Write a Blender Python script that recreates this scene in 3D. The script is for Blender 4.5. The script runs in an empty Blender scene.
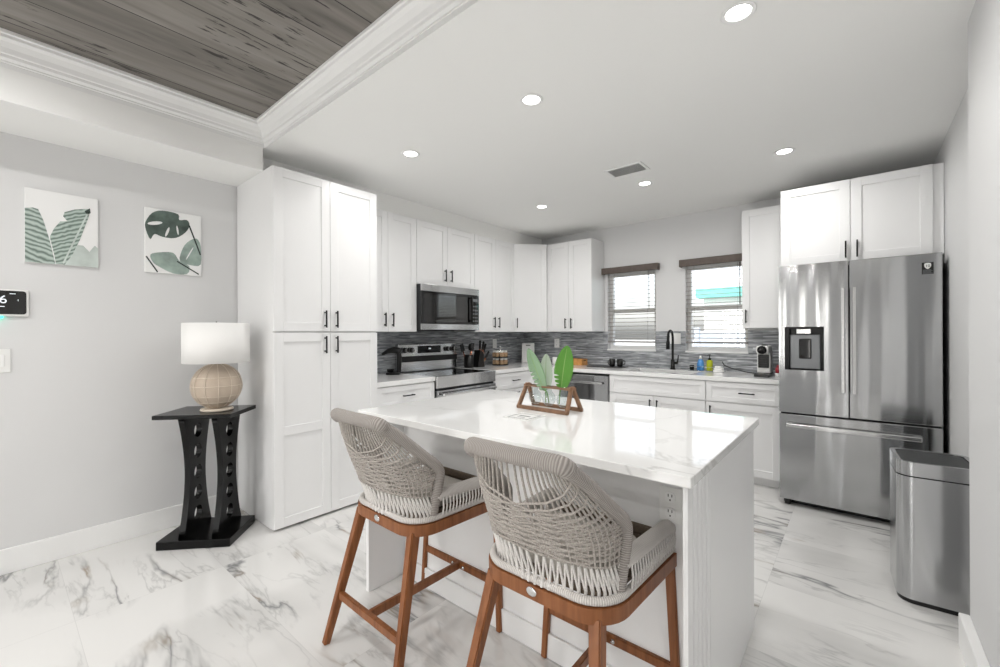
import bpy, bmesh, math, random
from mathutils import Vector, Matrix, Euler
random.seed(7)
S = bpy.context.scene
COL = S.collection
R = math.radians

# ------------------------------------------------------------------ camera
CAM_H = 1.32
cd = bpy.data.cameras.new('camera'); cam = bpy.data.objects.new('camera', cd); COL.objects.link(cam)
cd.sensor_width = 36; cd.lens = 425.5 / 1000 * 36; cd.shift_x = .0014; cd.clip_start = .02; cd.clip_end = 200
cam.location = (0, 0, CAM_H); cam.rotation_euler = (R(90), R(.235), R(40.1))
S.camera = cam

# ------------------------------------------------------------------ view + world
S.view_settings.view_transform = 'Standard'; S.view_settings.look = 'None'
S.view_settings.gamma = 1; S.view_settings.use_curve_mapping = False
S.view_settings.exposure = -.67
try:
    S.cycles.use_denoising = True; S.cycles.max_bounces = 10; S.cycles.diffuse_bounces = 5
    S.cycles.glossy_bounces = 5; S.cycles.transparent_max_bounces = 12; S.cycles.sample_clamp_indirect = 8
    S.cycles.caustics_reflective = False; S.cycles.caustics_refractive = False
except Exception: pass
W = bpy.data.worlds.new('sky'); S.world = W; W.use_nodes = True
wn = W.node_tree; wn.nodes.clear()
wo = wn.nodes.new('ShaderNodeOutputWorld'); wb = wn.nodes.new('ShaderNodeBackground')
sk = wn.nodes.new('ShaderNodeTexSky'); sk.sky_type = 'NISHITA'; sk.sun_disc = False
sk.sun_elevation = R(48); sk.sun_rotation = R(200); sk.dust_density = 3
wb.inputs['Strength'].default_value = .8
hs = wn.nodes.new('ShaderNodeHueSaturation'); hs.inputs['Saturation'].default_value = .35
wn.links.new(sk.outputs[0], hs.inputs['Color']); wn.links.new(hs.outputs[0], wb.inputs[0]); wn.links.new(wb.outputs[0], wo.inputs[0])

def area_light(name, loc, rot, power, sx, sy=None, col=(1, 1, 1), spread=180, parent=None):
    d = bpy.data.lights.new(name, 'AREA'); d.energy = power; d.color = col; d.spread = R(spread)
    if sy is None: d.shape = 'DISK'; d.size = sx
    else: d.shape = 'RECTANGLE'; d.size = sx; d.size_y = sy
    o = bpy.data.objects.new(name, d); COL.objects.link(o); o.location = loc; o.rotation_euler = rot
    if parent: o.parent = parent
    return o
sd = bpy.data.lights.new('sun', 'SUN'); sd.energy = 3.5; sd.angle = R(.6); so = bpy.data.objects.new('sun', sd); COL.objects.link(so); so.rotation_euler = (R(25), 0, R(8))
P_KITCHEN = 10.5; P_TRAY = 17; P_DAY = 20
# daylight entering through the living-room glazing behind the camera
for i, (x, w) in enumerate(((-2.75, 1.0), (-1.49, .14), (-.745, .25))):
    area_light('daylight_glass_door', (x, -4.72, 1.2), (R(90), 0, 0), (P_DAY * 4.6 if w > .5 else 10), w, 2.1, (1, .99, .97))

# ------------------------------------------------------------------ material helpers
def lin(h):
    h = h.lstrip('#'); v = [int(h[i:i + 2], 16) / 255 for i in (0, 2, 4)]
    return tuple(c / 12.92 if c <= .04045 else ((c + .055) / 1.055) ** 2.4 for c in v) + (1,)
class NT:
    def __init__(s, m): s.t = m.node_tree; s.n = s.t.nodes; s.l = s.t.links
    def new(s, typ, **k):
        n = s.n.new('ShaderNode' + typ)
        for a, v in k.items():
            if a.startswith('i_'): n.inputs[a[2:].replace('_', ' ')].default_value = v
            else: setattr(n, a, v)
        return n
    def link(s, a, b): s.l.new(a, b)
    def math(s, op, a, b=None, clamp=False):
        n = s.new('Math', operation=op, use_clamp=clamp)
        for i, v in enumerate((a, b)):
            if v is None: continue
            if hasattr(v, 'is_linked'): s.link(v, n.inputs[i])
            else: n.inputs[i].default_value = v
        return n.outputs[0]
    def ramp(s, f, stops, interp='LINEAR'):
        n = s.new('ValToRGB'); n.color_ramp.interpolation = interp
        el = n.color_ramp.elements
        while len(el) < len(stops): el.new(.5)
        for e, (p, c) in zip(el, stops): e.position = p; e.color = c if len(c) == 4 else (*c, 1)
        s.link(f, n.inputs[0]); return n.outputs[0]
    def mix(s, f, a, b, mode='MIX'):
        n = s.new('Mix', data_type='RGBA', blend_type=mode)
        for i, v in ((0, f), (6, a), (7, b)):
            if hasattr(v, 'is_linked'): s.link(v, n.inputs[i])
            else: n.inputs[i].default_value = v
        return n.outputs[2]
def mat(name, c, rough=.5, metal=0, coat=0, em=0, trans=0, ior=1.45, noise=0, nscale=40, bump=0, aniso=0, spec=.5):
    m = bpy.data.materials.new(name); m.use_nodes = True
    b = m.node_tree.nodes['Principled BSDF']; t = NT(m)
    c = lin(c) if isinstance(c, str) else c
    b.inputs['Base Color'].default_value = c; b.inputs['Roughness'].default_value = rough
    b.inputs['Metallic'].default_value = metal; b.inputs['Coat Weight'].default_value = coat
    b.inputs['Transmission Weight'].default_value = trans; b.inputs['IOR'].default_value = ior
    b.inputs['Specular IOR Level'].default_value = spec
    if aniso: b.inputs['Anisotropic'].default_value = aniso
    if em: b.inputs['Emission Color'].default_value = c; b.inputs['Emission Strength'].default_value = em
    if noise or bump:
        tc = t.new('TexCoord'); n = t.new('TexNoise'); n.inputs['Scale'].default_value = nscale; n.inputs['Detail'].default_value = 4
        t.link(tc.outputs['Object'], n.inputs['Vector'])
        if noise:
            k = tuple(max(0, v * (1 - noise)) for v in c[:3]) + (1,); k2 = tuple(min(1, v * (1 + noise)) for v in c[:3]) + (1,)
            t.link(t.ramp(n.outputs['Fac'], [(.3, k), (.7, k2)]), b.inputs['Base Color'])
        if bump:
            bp = t.new('Bump'); bp.inputs['Strength'].default_value = bump; bp.inputs['Distance'].default_value = .002
            t.link(n.outputs['Fac'], bp.inputs['Height']); t.link(bp.outputs[0], b.inputs['Normal'])
    return m
M = {}
M['wall'] = mat('wall_paint', '#dcdcdc', .55, bump=.05, nscale=160)
M['ceil'] = mat('ceiling_paint', '#f7f7f5', .8, bump=.04, nscale=140)
M['trim'] = mat('trim_paint', '#f1f1f0', .35)
M['cab'] = mat('cabinet_paint', '#ededed', .3, noise=.01, nscale=3)
M['black'] = mat('matte_black_metal', '#0d0d0d', .35, metal=.3)
M['gloss_black'] = mat('black_lacquer', '#040404', .2, spec=.3, noise=.1)
M['plastic_black'] = mat('black_plastic', '#101010', .3, noise=.1)
M['glass_black'] = mat('black_glass', '#060607', .04, coat=.6)
M['plastic_white'] = mat('white_plastic', '#ececea', .35)
M['dark_gray'] = mat('dark_gray_metal', '#3b3d3e', .4, metal=.6)
M['gray_panel'] = mat('gray_panel', '#7c7e80', .35, metal=.6)
M['chrome'] = mat('chrome', '#d9d9d9', .12, metal=1)
M['shade'] = mat('lamp_shade_fabric', '#f1f0ee', .8, bump=.15, nscale=300)
M['canvas'] = mat('canvas', '#f0f0ef', .8, bump=.1, nscale=400)
M['cushion'] = mat('cushion_fabric', '#b9b4ad', .9, noise=.12, nscale=250, bump=.3)
M['webbing'] = mat('taupe_webbing', '#6d6154', .85, noise=.2, nscale=120)
M['valance'] = mat('taupe_valance', '#5b5049', .5, noise=.15, nscale=25)
M['slat'] = mat('blind_slat', '#a5a098', .5)
M['rail'] = mat('blind_rail', '#8d8a86', .5)
M['soap_blue'] = mat('blue_soap', '#4d8fd0', .15, coat=.4)
M['soap_yellow'] = mat('yellow_green_soap', '#b9c02a', .15, coat=.4)
M['red'] = mat('red_plastic', '#a03038', .3)
M['copper'] = mat('copper', '#c98a72', .25, metal=.9)
M['spice'] = mat('tan_spice', '#a98c6c', .6, noise=.3, nscale=80)
M['basket'] = mat('light_wood', '#c08a4e', .5, noise=.25, nscale=18)
M['planter_wood'] = mat('brown_wood', '#85654d', .5, noise=.25, nscale=30)
M['teal'] = mat('teal_paint', '#6fb8ac', .7)
M['house'] = mat('house_stucco', '#e6e6e2', .8, noise=.05)
M['fence'] = mat('fence_panel', '#c3cdd8', .7, noise=.05)
M['ground'] = mat('concrete', '#d6d4ce', .9, noise=.1, nscale=5)
M['led'] = mat('downlight_lens', (1, .98, .95, 1), .5, em=14)
M['screen_text'] = mat('screen_text', (.75, .8, .85, 1), .5, em=.8)
M['led_teal'] = mat('teal_led', (.05, .85, .6, 1), .5, em=5)
M['glow_screen'] = mat('screen_glass', '#0a1014', .1)
M['shadow_gap'] = mat('dark_gap', '#080808', .7)
M['leaf_dark'] = mat('print_dark_green', '#56635d', .8, noise=.45, nscale=14)
M['leaf_mid'] = mat('print_sage_green', '#98a8a0', .8, noise=.3, nscale=12)
M['leaf_pale'] = mat('print_pale_green', '#c3ccc7', .8, noise=.15, nscale=10)
M['stem_ink'] = mat('print_stem', '#2b3532', .8)

def m_glass(name, tint=(1, 1, 1, 1), refl=.08):
    m = bpy.data.materials.new(name); m.use_nodes = True; t = NT(m); t.n.clear()
    o = t.new('OutputMaterial'); tr = t.new('BsdfTransparent'); tr.inputs[0].default_value = tint
    g = t.new('BsdfGlossy'); g.inputs['Roughness'].default_value = .02
    lw = t.new('LayerWeight'); lw.inputs['Blend'].default_value = .5
    fr = t.math('ADD', t.math('MULTIPLY', t.math('POWER', lw.outputs['Facing'], 4), .4), .04)
    mx = t.new('MixShader'); t.link(fr, mx.inputs[0]); t.link(tr.outputs[0], mx.inputs[1]); t.link(g.outputs[0], mx.inputs[2])
    t.link(mx.outputs[0], o.inputs[0]); return m
M['glass'] = m_glass('clear_glass'); M['vase_glass'] = m_glass('vase_glass', (.93, .95, .95, 1))

def m_steel(name, c='#b4b5b6', rough=.12, sx=.6, sz=60, amp=.03, bump=.09):
    m = mat(name, c, rough, 1); t = NT(m); b = t.n['Principled BSDF']
    tc = t.new('TexCoord'); mp = t.new('Mapping'); mp.inputs['Scale'].default_value = (sx, sx, sz)
    n = t.new('TexNoise'); n.inputs['Scale'].default_value = 6; n.inputs['Detail'].default_value = 5
    t.link(tc.outputs['Object'], mp.inputs[0]); t.link(mp.outputs[0], n.inputs['Vector'])
    mr = t.new('MapRange'); mr.inputs['To Min'].default_value = rough - amp; mr.inputs['To Max'].default_value = rough + amp
    t.link(n.outputs['Fac'], mr.inputs[0]); t.link(mr.outputs[0], b.inputs['Roughness'])
    n2 = t.new('TexNoise'); n2.inputs['Scale'].default_value = 4.5; n2.inputs['Detail'].default_value = 1
    mp2 = t.new('Mapping'); mp2.inputs['Scale'].default_value = (1.6, 1.6, .12)
    t.link(tc.outputs['Object'], mp2.inputs[0]); t.link(mp2.outputs[0], n2.inputs['Vector'])
    bp = t.new('Bump'); bp.inputs['Strength'].default_value = bump; bp.inputs['Distance'].default_value = .05
    t.link(n2.outputs['Fac'], bp.inputs['Height']); t.link(bp.outputs[0], b.inputs['Normal'])
    b.inputs['Anisotropic'].default_value = .8; b.inputs['Anisotropic Rotation'].default_value = .25
    tg = t.new('Tangent', direction_type='RADIAL', axis='Z'); t.link(tg.outputs[0], b.inputs['Tangent'])
    return m
M['steel'] = m_steel('brushed_steel')
M['steel_can'] = m_steel('brushed_steel_can', '#bebfc0', .22, amp=.0, bump=0)
M['steel_bright'] = m_steel('bright_steel', '#cfcfcf', .2, bump=.03)

def m_marble_floor():
    m = mat('marble_tile', '#e9e8e6', .07, coat=.3); t = NT(m); b = t.n['Principled BSDF']
    tc = t.new('TexCoord'); sp = t.new('SeparateXYZ'); t.link(tc.outputs['Object'], sp.inputs[0])
    # 0.6 x 1.2 m tiles, each cut from its own slab (its own offset in the vein field)
    tx = t.math('FLOOR', t.math('DIVIDE', t.math('ADD', sp.outputs[0], .365), 1.2)); ty = t.math('FLOOR', t.math('DIVIDE', t.math('ADD', sp.outputs[1], -.24), .6))
    wn_ = t.new('TexWhiteNoise', noise_dimensions='2D'); cb = t.new('CombineXYZ'); t.link(tx, cb.inputs[0]); t.link(ty, cb.inputs[1]); t.link(cb.outputs[0], wn_.inputs['Vector'])
    off = t.new('VectorMath', operation='SCALE'); off.inputs['Scale'].default_value = 23; t.link(wn_.outputs['Color'], off.inputs[0])
    ad = t.new('VectorMath', operation='ADD'); t.link(tc.outputs['Object'], ad.inputs[0]); t.link(off.outputs[0], ad.inputs[1])
    def veins(rot, sc, scale, width, dist, detail=5):
        mp = t.new('Mapping'); mp.inputs['Rotation'].default_value = (0, 0, rot); mp.inputs['Scale'].default_value = sc
        t.link(ad.outputs[0], mp.inputs[0])
        n = t.new('TexNoise'); n.inputs['Scale'].default_value = scale; n.inputs['Detail'].default_value = detail; n.inputs['Distortion'].default_value = dist
        n.inputs['Roughness'].default_value = .55
        t.link(mp.outputs[0], n.inputs['Vector'])
        a = t.math('ABSOLUTE', t.math('SUBTRACT', n.outputs['Fac'], .5))
        return t.math('SUBTRACT', 1, t.math('DIVIDE', a, width, True), True)
    mk = t.new('TexNoise'); mk.inputs['Scale'].default_value = 1.7; mk.inputs['Detail'].default_value = 2; t.link(ad.outputs[0], mk.inputs['Vector'])
    mask = t.ramp(mk.outputs['Fac'], [(.40, (0, 0, 0)), (.58, (1, 1, 1))])
    v1 = t.math('POWER', veins(R(13), (.30, 1, 1), 2.4, .03, .5), 1.6)
    v2 = t.math('POWER', veins(R(9), (.25, 1, 1), 5.5, .035, .4), 2)
    wide = veins(R(12), (.25, 1, 1), 1.7, .12, .4, 3)
    brn = t.new('TexNoise'); brn.inputs['Scale'].default_value = 3.1; t.link(ad.outputs[0], brn.inputs['Vector'])
    vc = t.mix(t.ramp(brn.outputs['Fac'], [(.5, (0, 0, 0)), (.66, (1, 1, 1))]), lin('#77787a'), lin('#8c7a62'))
    c0 = t.mix(t.math('MULTIPLY', t.math('MULTIPLY', wide, mask), .30), lin('#e6e5e3'), lin('#a3a3a2'))
    c1 = t.mix(t.math('MULTIPLY', t.math('MULTIPLY', v1, mask), .85), c0, vc)
    c2 = t.mix(t.math('MULTIPLY', t.math('MULTIPLY', v2, mask), .38), c1, lin('#8d8d8d'))
    # fine grout joints
    def joint(s, o, w):
        f = t.math('FRACT', t.math('DIVIDE', t.math('ADD', s, o), w))
        d = t.math('MINIMUM', f, t.math('SUBTRACT', 1, f))
        return t.math('LESS_THAN', d, .0012 / w)
    j = t.math('MAXIMUM', joint(sp.outputs[0], .365, 1.2), joint(sp.outputs[1], -.24, .6))
    t.link(t.mix(t.math('MULTIPLY', j, .25), c2, lin('#a5a5a4')), b.inputs['Base Color'])
    return m
M['floor'] = m_marble_floor()

def m_quartz():
    m = mat('white_quartz', '#efefee', .06, coat=.2); t = NT(m); b = t.n['Principled BSDF']
    tc = t.new('TexCoord'); mp = t.new('Mapping'); mp.inputs['Scale'].default_value = (.6, 1, 1); mp.inputs['Rotation'].default_value = (0, 0, R(25)); t.link(tc.outputs['Object'], mp.inputs[0])
    n = t.new('TexNoise'); n.inputs['Scale'].default_value = 2.1; n.inputs['Detail'].default_value = 6; n.inputs['Distortion'].default_value = .6; t.link(mp.outputs[0], n.inputs['Vector'])
    a = t.math('ABSOLUTE', t.math('SUBTRACT', n.outputs['Fac'], .5)); v = t.math('SUBTRACT', 1, t.math('DIVIDE', a, .012, True), True)
    mk = t.new('TexNoise'); mk.inputs['Scale'].default_value = 1.3; t.link(tc.outputs['Object'], mk.inputs['Vector'])
    f = t.math('MULTIPLY', v, t.ramp(mk.outputs['Fac'], [(.45, (0, 0, 0)), (.65, (.42, .42, .42))]))
    t.link(t.mix(f, lin('#f3f3f2'), lin('#a9a8a6')), b.inputs['Base Color']); return m
M['quartz'] = m_quartz()

def m_backsplash():
    m = mat('stone_mosaic', '#666666', .3); t = NT(m); b = t.n['Principled BSDF']
    tc = t.new('TexCoord'); sp = t.new('SeparateXYZ'); t.link(tc.outputs['Object'], sp.inputs[0])
    u = t.math('ADD', sp.outputs[0], sp.outputs[1]); cb = t.new('CombineXYZ'); t.link(u, cb.inputs[0]); t.link(sp.outputs[2], cb.inputs[1])
    br = t.new('TexBrick'); br.offset = .37; br.inputs['Scale'].default_value = 1; br.inputs['Brick Width'].default_value = .23; br.inputs['Row Height'].default_value = .0165
    br.inputs['Mortar Size'].default_value = .0009; br.inputs['Bias'].default_value = -.1
    br.inputs['Color1'].default_value = lin('#8a8c8f'); br.inputs['Color2'].default_value = lin('#bcbec0'); br.inputs['Mortar'].default_value = lin('#8b8c8d')
    t.link(cb.outputs[0], br.inputs['Vector'])
    mp = t.new('Mapping'); mp.inputs['Scale'].default_value = (6, 60, 1); t.link(cb.outputs[0], mp.inputs[0])
    n = t.new('TexNoise'); n.inputs['Scale'].default_value = 1; n.inputs['Detail'].default_value = 5; n.inputs['Distortion'].default_value = .5; t.link(mp.outputs[0], n.inputs['Vector'])
    c = t.mix(.75, br.outputs['Color'], t.ramp(n.outputs['Fac'], [(.32, lin('#626466')), (.5, lin('#b3b5b7')), (.66, lin('#f0f0f1'))]), 'OVERLAY')
    t.link(c, b.inputs['Base Color'])
    bp = t.new('Bump'); bp.inputs['Strength'].default_value = .3; bp.inputs['Distance'].default_value = .003
    t.link(br.outputs['Fac'], bp.inputs['Height']); bp.invert = True; t.link(bp.outputs[0], b.inputs['Normal'])
    return m
M['splash'] = m_backsplash()

def m_planks():
    m = mat('weathered_planks', '#6b6762', .55); t = NT(m); b = t.n['Principled BSDF']
    tc = t.new('TexCoord'); sp = t.new('SeparateXYZ'); t.link(tc.outputs['Object'], sp.inputs[0])
    PW = .252
    q = t.math('DIVIDE', t.math('ADD', sp.outputs[0], 2.97), PW); idx = t.math('FLOOR', q); fr = t.math('FRACT', q)
    wn_ = t.new('TexWhiteNoise', noise_dimensions='1D'); t.link(idx, wn_.inputs['W'])
    cb = t.new('CombineXYZ'); t.link(t.math('MULTIPLY', sp.outputs[0], 9), cb.inputs[0]); t.link(t.math('ADD', t.math('MULTIPLY', sp.outputs[1], .9), t.math('MULTIPLY', wn_.outputs['Value'], 37)), cb.inputs[1])
    n = t.new('TexNoise'); n.inputs['Scale'].default_value = 1.6; n.inputs['Detail'].default_value = 6; n.inputs['Distortion'].default_value = .7; t.link(cb.outputs[0], n.inputs['Vector'])
    base = t.ramp(n.outputs['Fac'], [(.25, lin('#625e59')), (.5, lin('#827d77')), (.75, lin('#9c9690'))])
    base = t.mix(.3, base, t.ramp(wn_.outputs['Value'], [(0, lin('#504b46')), (1, lin('#9a958f'))]))
    cb2 = t.new('CombineXYZ'); t.link(t.math('MULTIPLY', sp.outputs[0], 22), cb2.inputs[0]); t.link(t.math('ADD', t.math('MULTIPLY', sp.outputs[1], 3.2), t.math('MULTIPLY', wn_.outputs['Value'], 91)), cb2.inputs[1])
    n2 = t.new('TexNoise'); n2.inputs['Scale'].default_value = 1.3; n2.inputs['Detail'].default_value = 7; n2.inputs['Roughness'].default_value = .62; t.link(cb2.outputs[0], n2.inputs['Vector'])
    n3 = t.new('TexNoise'); n3.inputs['Scale'].default_value = 2.4; n3.inputs['Detail'].default_value = 1; t.link(tc.outputs['Object'], n3.inputs['Vector'])
    dk = t.math('MULTIPLY', t.ramp(n2.outputs['Fac'], [(.565, (0, 0, 0)), (.605, (1, 1, 1))]), t.ramp(n3.outputs['Fac'], [(.47, (0, 0, 0)), (.55, (1, 1, 1))]))
    c = t.mix(t.math('MULTIPLY', dk, .9), base, lin('#1f1c19'))
    d = t.math('MINIMUM', fr, t.math('SUBTRACT', 1, fr))
    c = t.mix(t.math('LESS_THAN', d, .012), c, lin('#24211e'))
    t.link(c, b.inputs['Base Color']); return m
M['planks'] = m_planks()

def m_wood(name, a, bb, axis=2, rough=.4, sc=1):
    m = mat(name, a, rough); t = NT(m); b = t.n['Principled BSDF']
    tc = t.new('TexCoord'); mp = t.new('Mapping'); s = [30 * sc] * 3; s[axis] = 2.2 * sc; mp.inputs['Scale'].default_value = s
    t.link(tc.outputs['Object'], mp.inputs[0]); n = t.new('TexNoise'); n.inputs['Scale'].default_value = 1.5; n.inputs['Detail'].default_value = 5; n.inputs['Distortion'].default_value = .6
    t.link(mp.outputs[0], n.inputs['Vector']); t.link(t.ramp(n.outputs['Fac'], [(.3, lin(a)), (.7, lin(bb))]), b.inputs['Base Color']); return m
M['stool_wood'] = m_wood('stool_wood', '#75431f', '#965f38', 2, .4)

def m_rope(name, a, bb, sc=260):
    m = mat(name, a, .85); t = NT(m); b = t.n['Principled BSDF']
    tc = t.new('TexCoord'); n = t.new('TexNoise'); n.inputs['Scale'].default_value = sc; n.inputs['Detail'].default_value = 2
    t.link(tc.outputs['Object'], n.inputs['Vector']); t.link(t.ramp(n.outputs['Fac'], [(.35, lin(a)), (.65, lin(bb))]), b.inputs['Base Color']); return m
M['rope'] = m_rope('taupe_rope', '#9a938c', '#bab4ae'); M['rope_light'] = m_rope('light_rope', '#d3cfcb', '#e4e1de')
def m_wrapped(name, a, bb):
    m = mat(name, a, .85); t = NT(m); b = t.n['Principled BSDF']; u = t.new('UVMap')
    sp = t.new('SeparateXYZ'); t.link(u.outputs[0], sp.inputs[0])
    w = t.math('ADD', t.math('MULTIPLY', t.math('SINE', t.math('MULTIPLY', sp.outputs[0], 2 * math.pi / .0062)), .5), .5)
    t.link(t.mix(w, lin(a), lin(bb)), b.inputs['Base Color'])
    bp = t.new('Bump'); bp.inputs['Strength'].default_value = .7; bp.inputs['Distance'].default_value = .002
    t.link(w, bp.inputs['Height']); t.link(bp.outputs[0], b.inputs['Normal']); return m
M['wrap'] = m_wrapped('wrapped_taupe_rope', '#8c8681', '#b3ada8'); M['wrap_light'] = m_wrapped('wrapped_light_rope', '#bdb8b3', '#dedad6')

def m_leaf(name, a, bb):
    m = mat(name, a, .45); t = NT(m); b = t.n['Principled BSDF']; u = t.new('UVMap'); sp = t.new('SeparateXYZ'); t.link(u.outputs[0], sp.inputs[0])
    x = t.math('ABSOLUTE', sp.outputs[0])
    s = t.math('ADD', t.math('MULTIPLY', t.math('SINE', t.math('MULTIPLY', t.math('ADD', sp.outputs[1], t.math('MULTIPLY', x, -.35)), 150)), .5), .5)
    c = t.mix(t.math('MULTIPLY', s, .6), lin(a), lin(bb)); c = t.mix(t.math('LESS_THAN', x, .035), c, lin('#8fae6a'))
    t.link(c, b.inputs['Base Color']); return m
M['leaf_green'] = m_leaf('bright_leaf', '#4f8a2f', '#72a94b'); M['leaf_sage'] = m_leaf('sage_leaf', '#7fa07c', '#a9c3a4')
M['leaf_white'] = m_leaf('pale_leaf', '#b9c8b6', '#d4ded0')
def m_stripe(name, a, bb, fx, fy, freq):
    m = mat(name, a, .8); t = NT(m); b = t.n['Principled BSDF']; tc = t.new('TexCoord'); sp = t.new('SeparateXYZ'); t.link(tc.outputs['Object'], sp.inputs[0])
    n = t.new('TexNoise'); n.inputs['Scale'].default_value = 18; t.link(tc.outputs['Object'], n.inputs['Vector'])
    s = t.math('ADD', t.math('MULTIPLY', sp.outputs[0], fx), t.math('MULTIPLY', sp.outputs[2], fy))
    s = t.math('SINE', t.math('ADD', t.math('MULTIPLY', s, freq), t.math('MULTIPLY', n.outputs['Fac'], 9)))
    t.link(t.ramp(t.math('ADD', t.math('MULTIPLY', s, .5), .5), [(.0, lin('#6d7c74')), (.4, lin(a)), (1, lin(bb))]), b.inputs['Base Color']); return m
M['print_a'] = m_stripe('print_banana_leaf', '#9aaaa2', '#bfcac4', .35, 1, 230)
M['print_b'] = m_stripe('print_banana_leaf_dark', '#94a59c', '#bcc9c2', -.5, 1, 270)
def m_rattan():
    m = mat('rattan', '#c4b29e', .6); t = NT(m); b = t.n['Principled BSDF']; tc = t.new('TexCoord'); sp = t.new('SeparateXYZ'); t.link(tc.outputs['Object'], sp.inputs[0])
    s = t.math('ADD', t.math('MULTIPLY', t.math('SINE', t.math('MULTIPLY', sp.outputs[2], 900)), .5), .5)
    t.link(t.mix(s, lin('#ae9b86'), lin('#d8cabb')), b.inputs['Base Color'])
    bp = t.new('Bump'); bp.inputs['Strength'].default_value = .6; bp.inputs['Distance'].default_value = .003; t.link(s, bp.inputs['Height']); t.link(bp.outputs[0], b.inputs['Normal']); return m
M['rattan'] = m_rattan(); M['wire'] = mat('pale_wire', '#ded2c2', .5)

# ------------------------------------------------------------------ mesh builder
class MB:
    def __init__(s): s.bm = bmesh.new(); s.uv = s.bm.loops.layers.uv.new('UVMap')
    def box(s, x0, x1, y0, y1, z0, z1, bev=0, M_=None, seg=2):
        b = bmesh.new(); bmesh.ops.create_cube(b, size=1)
        for v in b.verts: v.co = Vector((x0 + (v.co.x + .5) * (x1 - x0), y0 + (v.co.y + .5) * (y1 - y0), z0 + (v.co.z + .5) * (z1 - z0)))
        if bev: bmesh.ops.bevel(b, geom=b.edges[:], offset=bev, segments=seg, affect='EDGES', profile=.5)
        return s.merge(b, M_)
    def merge(s, b, M_=None, smooth=False):
        if M_ is not None: bmesh.ops.transform(b, matrix=M_, verts=b.verts)
        mp = {v: s.bm.verts.new(v.co) for v in b.verts}
        for f in b.faces:
            try: nf = s.bm.faces.new([mp[v] for v in f.verts]); nf.smooth = f.smooth or smooth
            except ValueError: pass
        b.free(); return s
    def tube(s, pts, r, n=8, closed=False, cap=True, sx=1.0):
        """round (or flattened, sx) tube along pts; r number or list; uv.x = length along"""
        pts = [Vector(p) for p in pts]; N = len(pts); rs = r if isinstance(r, (list, tuple)) else [r] * N
        rings = []; L = 0; Ls = []; up = None
        for i, p in enumerate(pts):
            if closed: t = pts[(i + 1) % N] - pts[i - 1]
            else: t = pts[min(i + 1, N - 1)] - pts[max(i - 1, 0)]
            t.normalize()
            if up is None:
                up = Vector((0, 0, 1)) if abs(t.z) < .9 else Vector((0, 1, 0))
            a = t.cross(up); a.normalize(); b = a.cross(t); b.normalize(); up = b
            if i: L += (p - pts[i - 1]).length
            Ls.append(L)
            rings.append([s.bm.verts.new(p + (a * math.cos(2 * math.pi * k / n) * sx + b * math.sin(2 * math.pi * k / n)) * rs[i]) for k in range(n)])
        m = N if closed else N - 1
        for i in range(m):
            j = (i + 1) % N
            for k in range(n):
                f = s.bm.faces.new([rings[i][k], rings[i][(k + 1) % n], rings[j][(k + 1) % n], rings[j][k]]); f.smooth = True
                lj = Ls[j] if j else Ls[-1] + (pts[0] - pts[-1]).length
                for lp, uu, vv in zip(f.loops, (Ls[i], Ls[i], lj, lj), (k, k + 1, k + 1, k)): lp[s.uv].uv = (uu, vv / n)
        if cap and not closed:
            s.bm.faces.new(rings[0][::-1]); s.bm.faces.new(rings[-1])
        return s
    def lathe(s, prof, n=32, c=(0, 0, 0), closed=False, M_=None):
        """prof: [(r,z)] revolved about z"""
        b = bmesh.new(); rings = []
        for r, z in prof:
            if r < 1e-5: rings.append([b.verts.new((0, 0, z))] * n)
            else: rings.append([b.verts.new((r * math.cos(2 * math.pi * k / n), r * math.sin(2 * math.pi * k / n), z)) for k in range(n)])
        seq = list(zip(rings, rings[1:])) + ([(rings[-1], rings[0])] if closed else [])
        for A, B in seq:
            for k in range(n):
                vs = []
                for v in (A[k], A[(k + 1) % n], B[(k + 1) % n], B[k]):
                    if v not in vs: vs.append(v)
                if len(vs) > 2:
                    f = b.faces.new(vs); f.smooth = True
        T = Matrix.Translation(c)
        return s.merge(b, T if M_ is None else M_ @ T)
    def prism(s, poly, z0, z1, M_=None, smooth=False):
        """convex-ish polygon in xy extruded in z"""
        b = bmesh.new(); lo = [b.verts.new((x, y, z0)) for x, y in poly]; hi = [b.verts.new((x, y, z1)) for x, y in poly]
        n = len(poly)
        if smooth:
            b.faces.new([b.verts.new((x, y, z0)) for x, y in poly][::-1]); b.faces.new([b.verts.new((x, y, z1)) for x, y in poly])
        else: b.faces.new(lo[::-1]); b.faces.new(hi)
        for i in range(n):
            f = b.faces.new([lo[i], lo[(i + 1) % n], hi[(i + 1) % n], hi[i]]); f.smooth = smooth
        return s.merge(b, M_)
    def beam(s, p0, p1, w0, w1, d0=None, d1=None, side=(1, 0, 0)):
        """tapered rectangular bar"""
        p0 = Vector(p0); p1 = Vector(p1); t = (p1 - p0).normalized(); a = Vector(side); a = (a - t * a.dot(t)).normalized(); b = t.cross(a)
        d0 = d0 or w0; d1 = d1 or w1; bb = bmesh.new(); q = []
        for p, w, d in ((p0, w0, d0), (p1, w1, d1)):
            q.append([bb.verts.new(p + a * w / 2 * i + b * d / 2 * j) for i, j in ((-1, -1), (1, -1), (1, 1), (-1, 1))])
        bb.faces.new(q[0][::-1]); bb.faces.new(q[1])
        for k in range(4): bb.faces.new([q[0][k], q[0][(k + 1) % 4], q[1][(k + 1) % 4], q[1][k]])
        bmesh.ops.bevel(bb, geom=bb.edges[:], offset=min(w0, w1) * .14, segments=2, affect='EDGES')
        return s.merge(bb)
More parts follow.
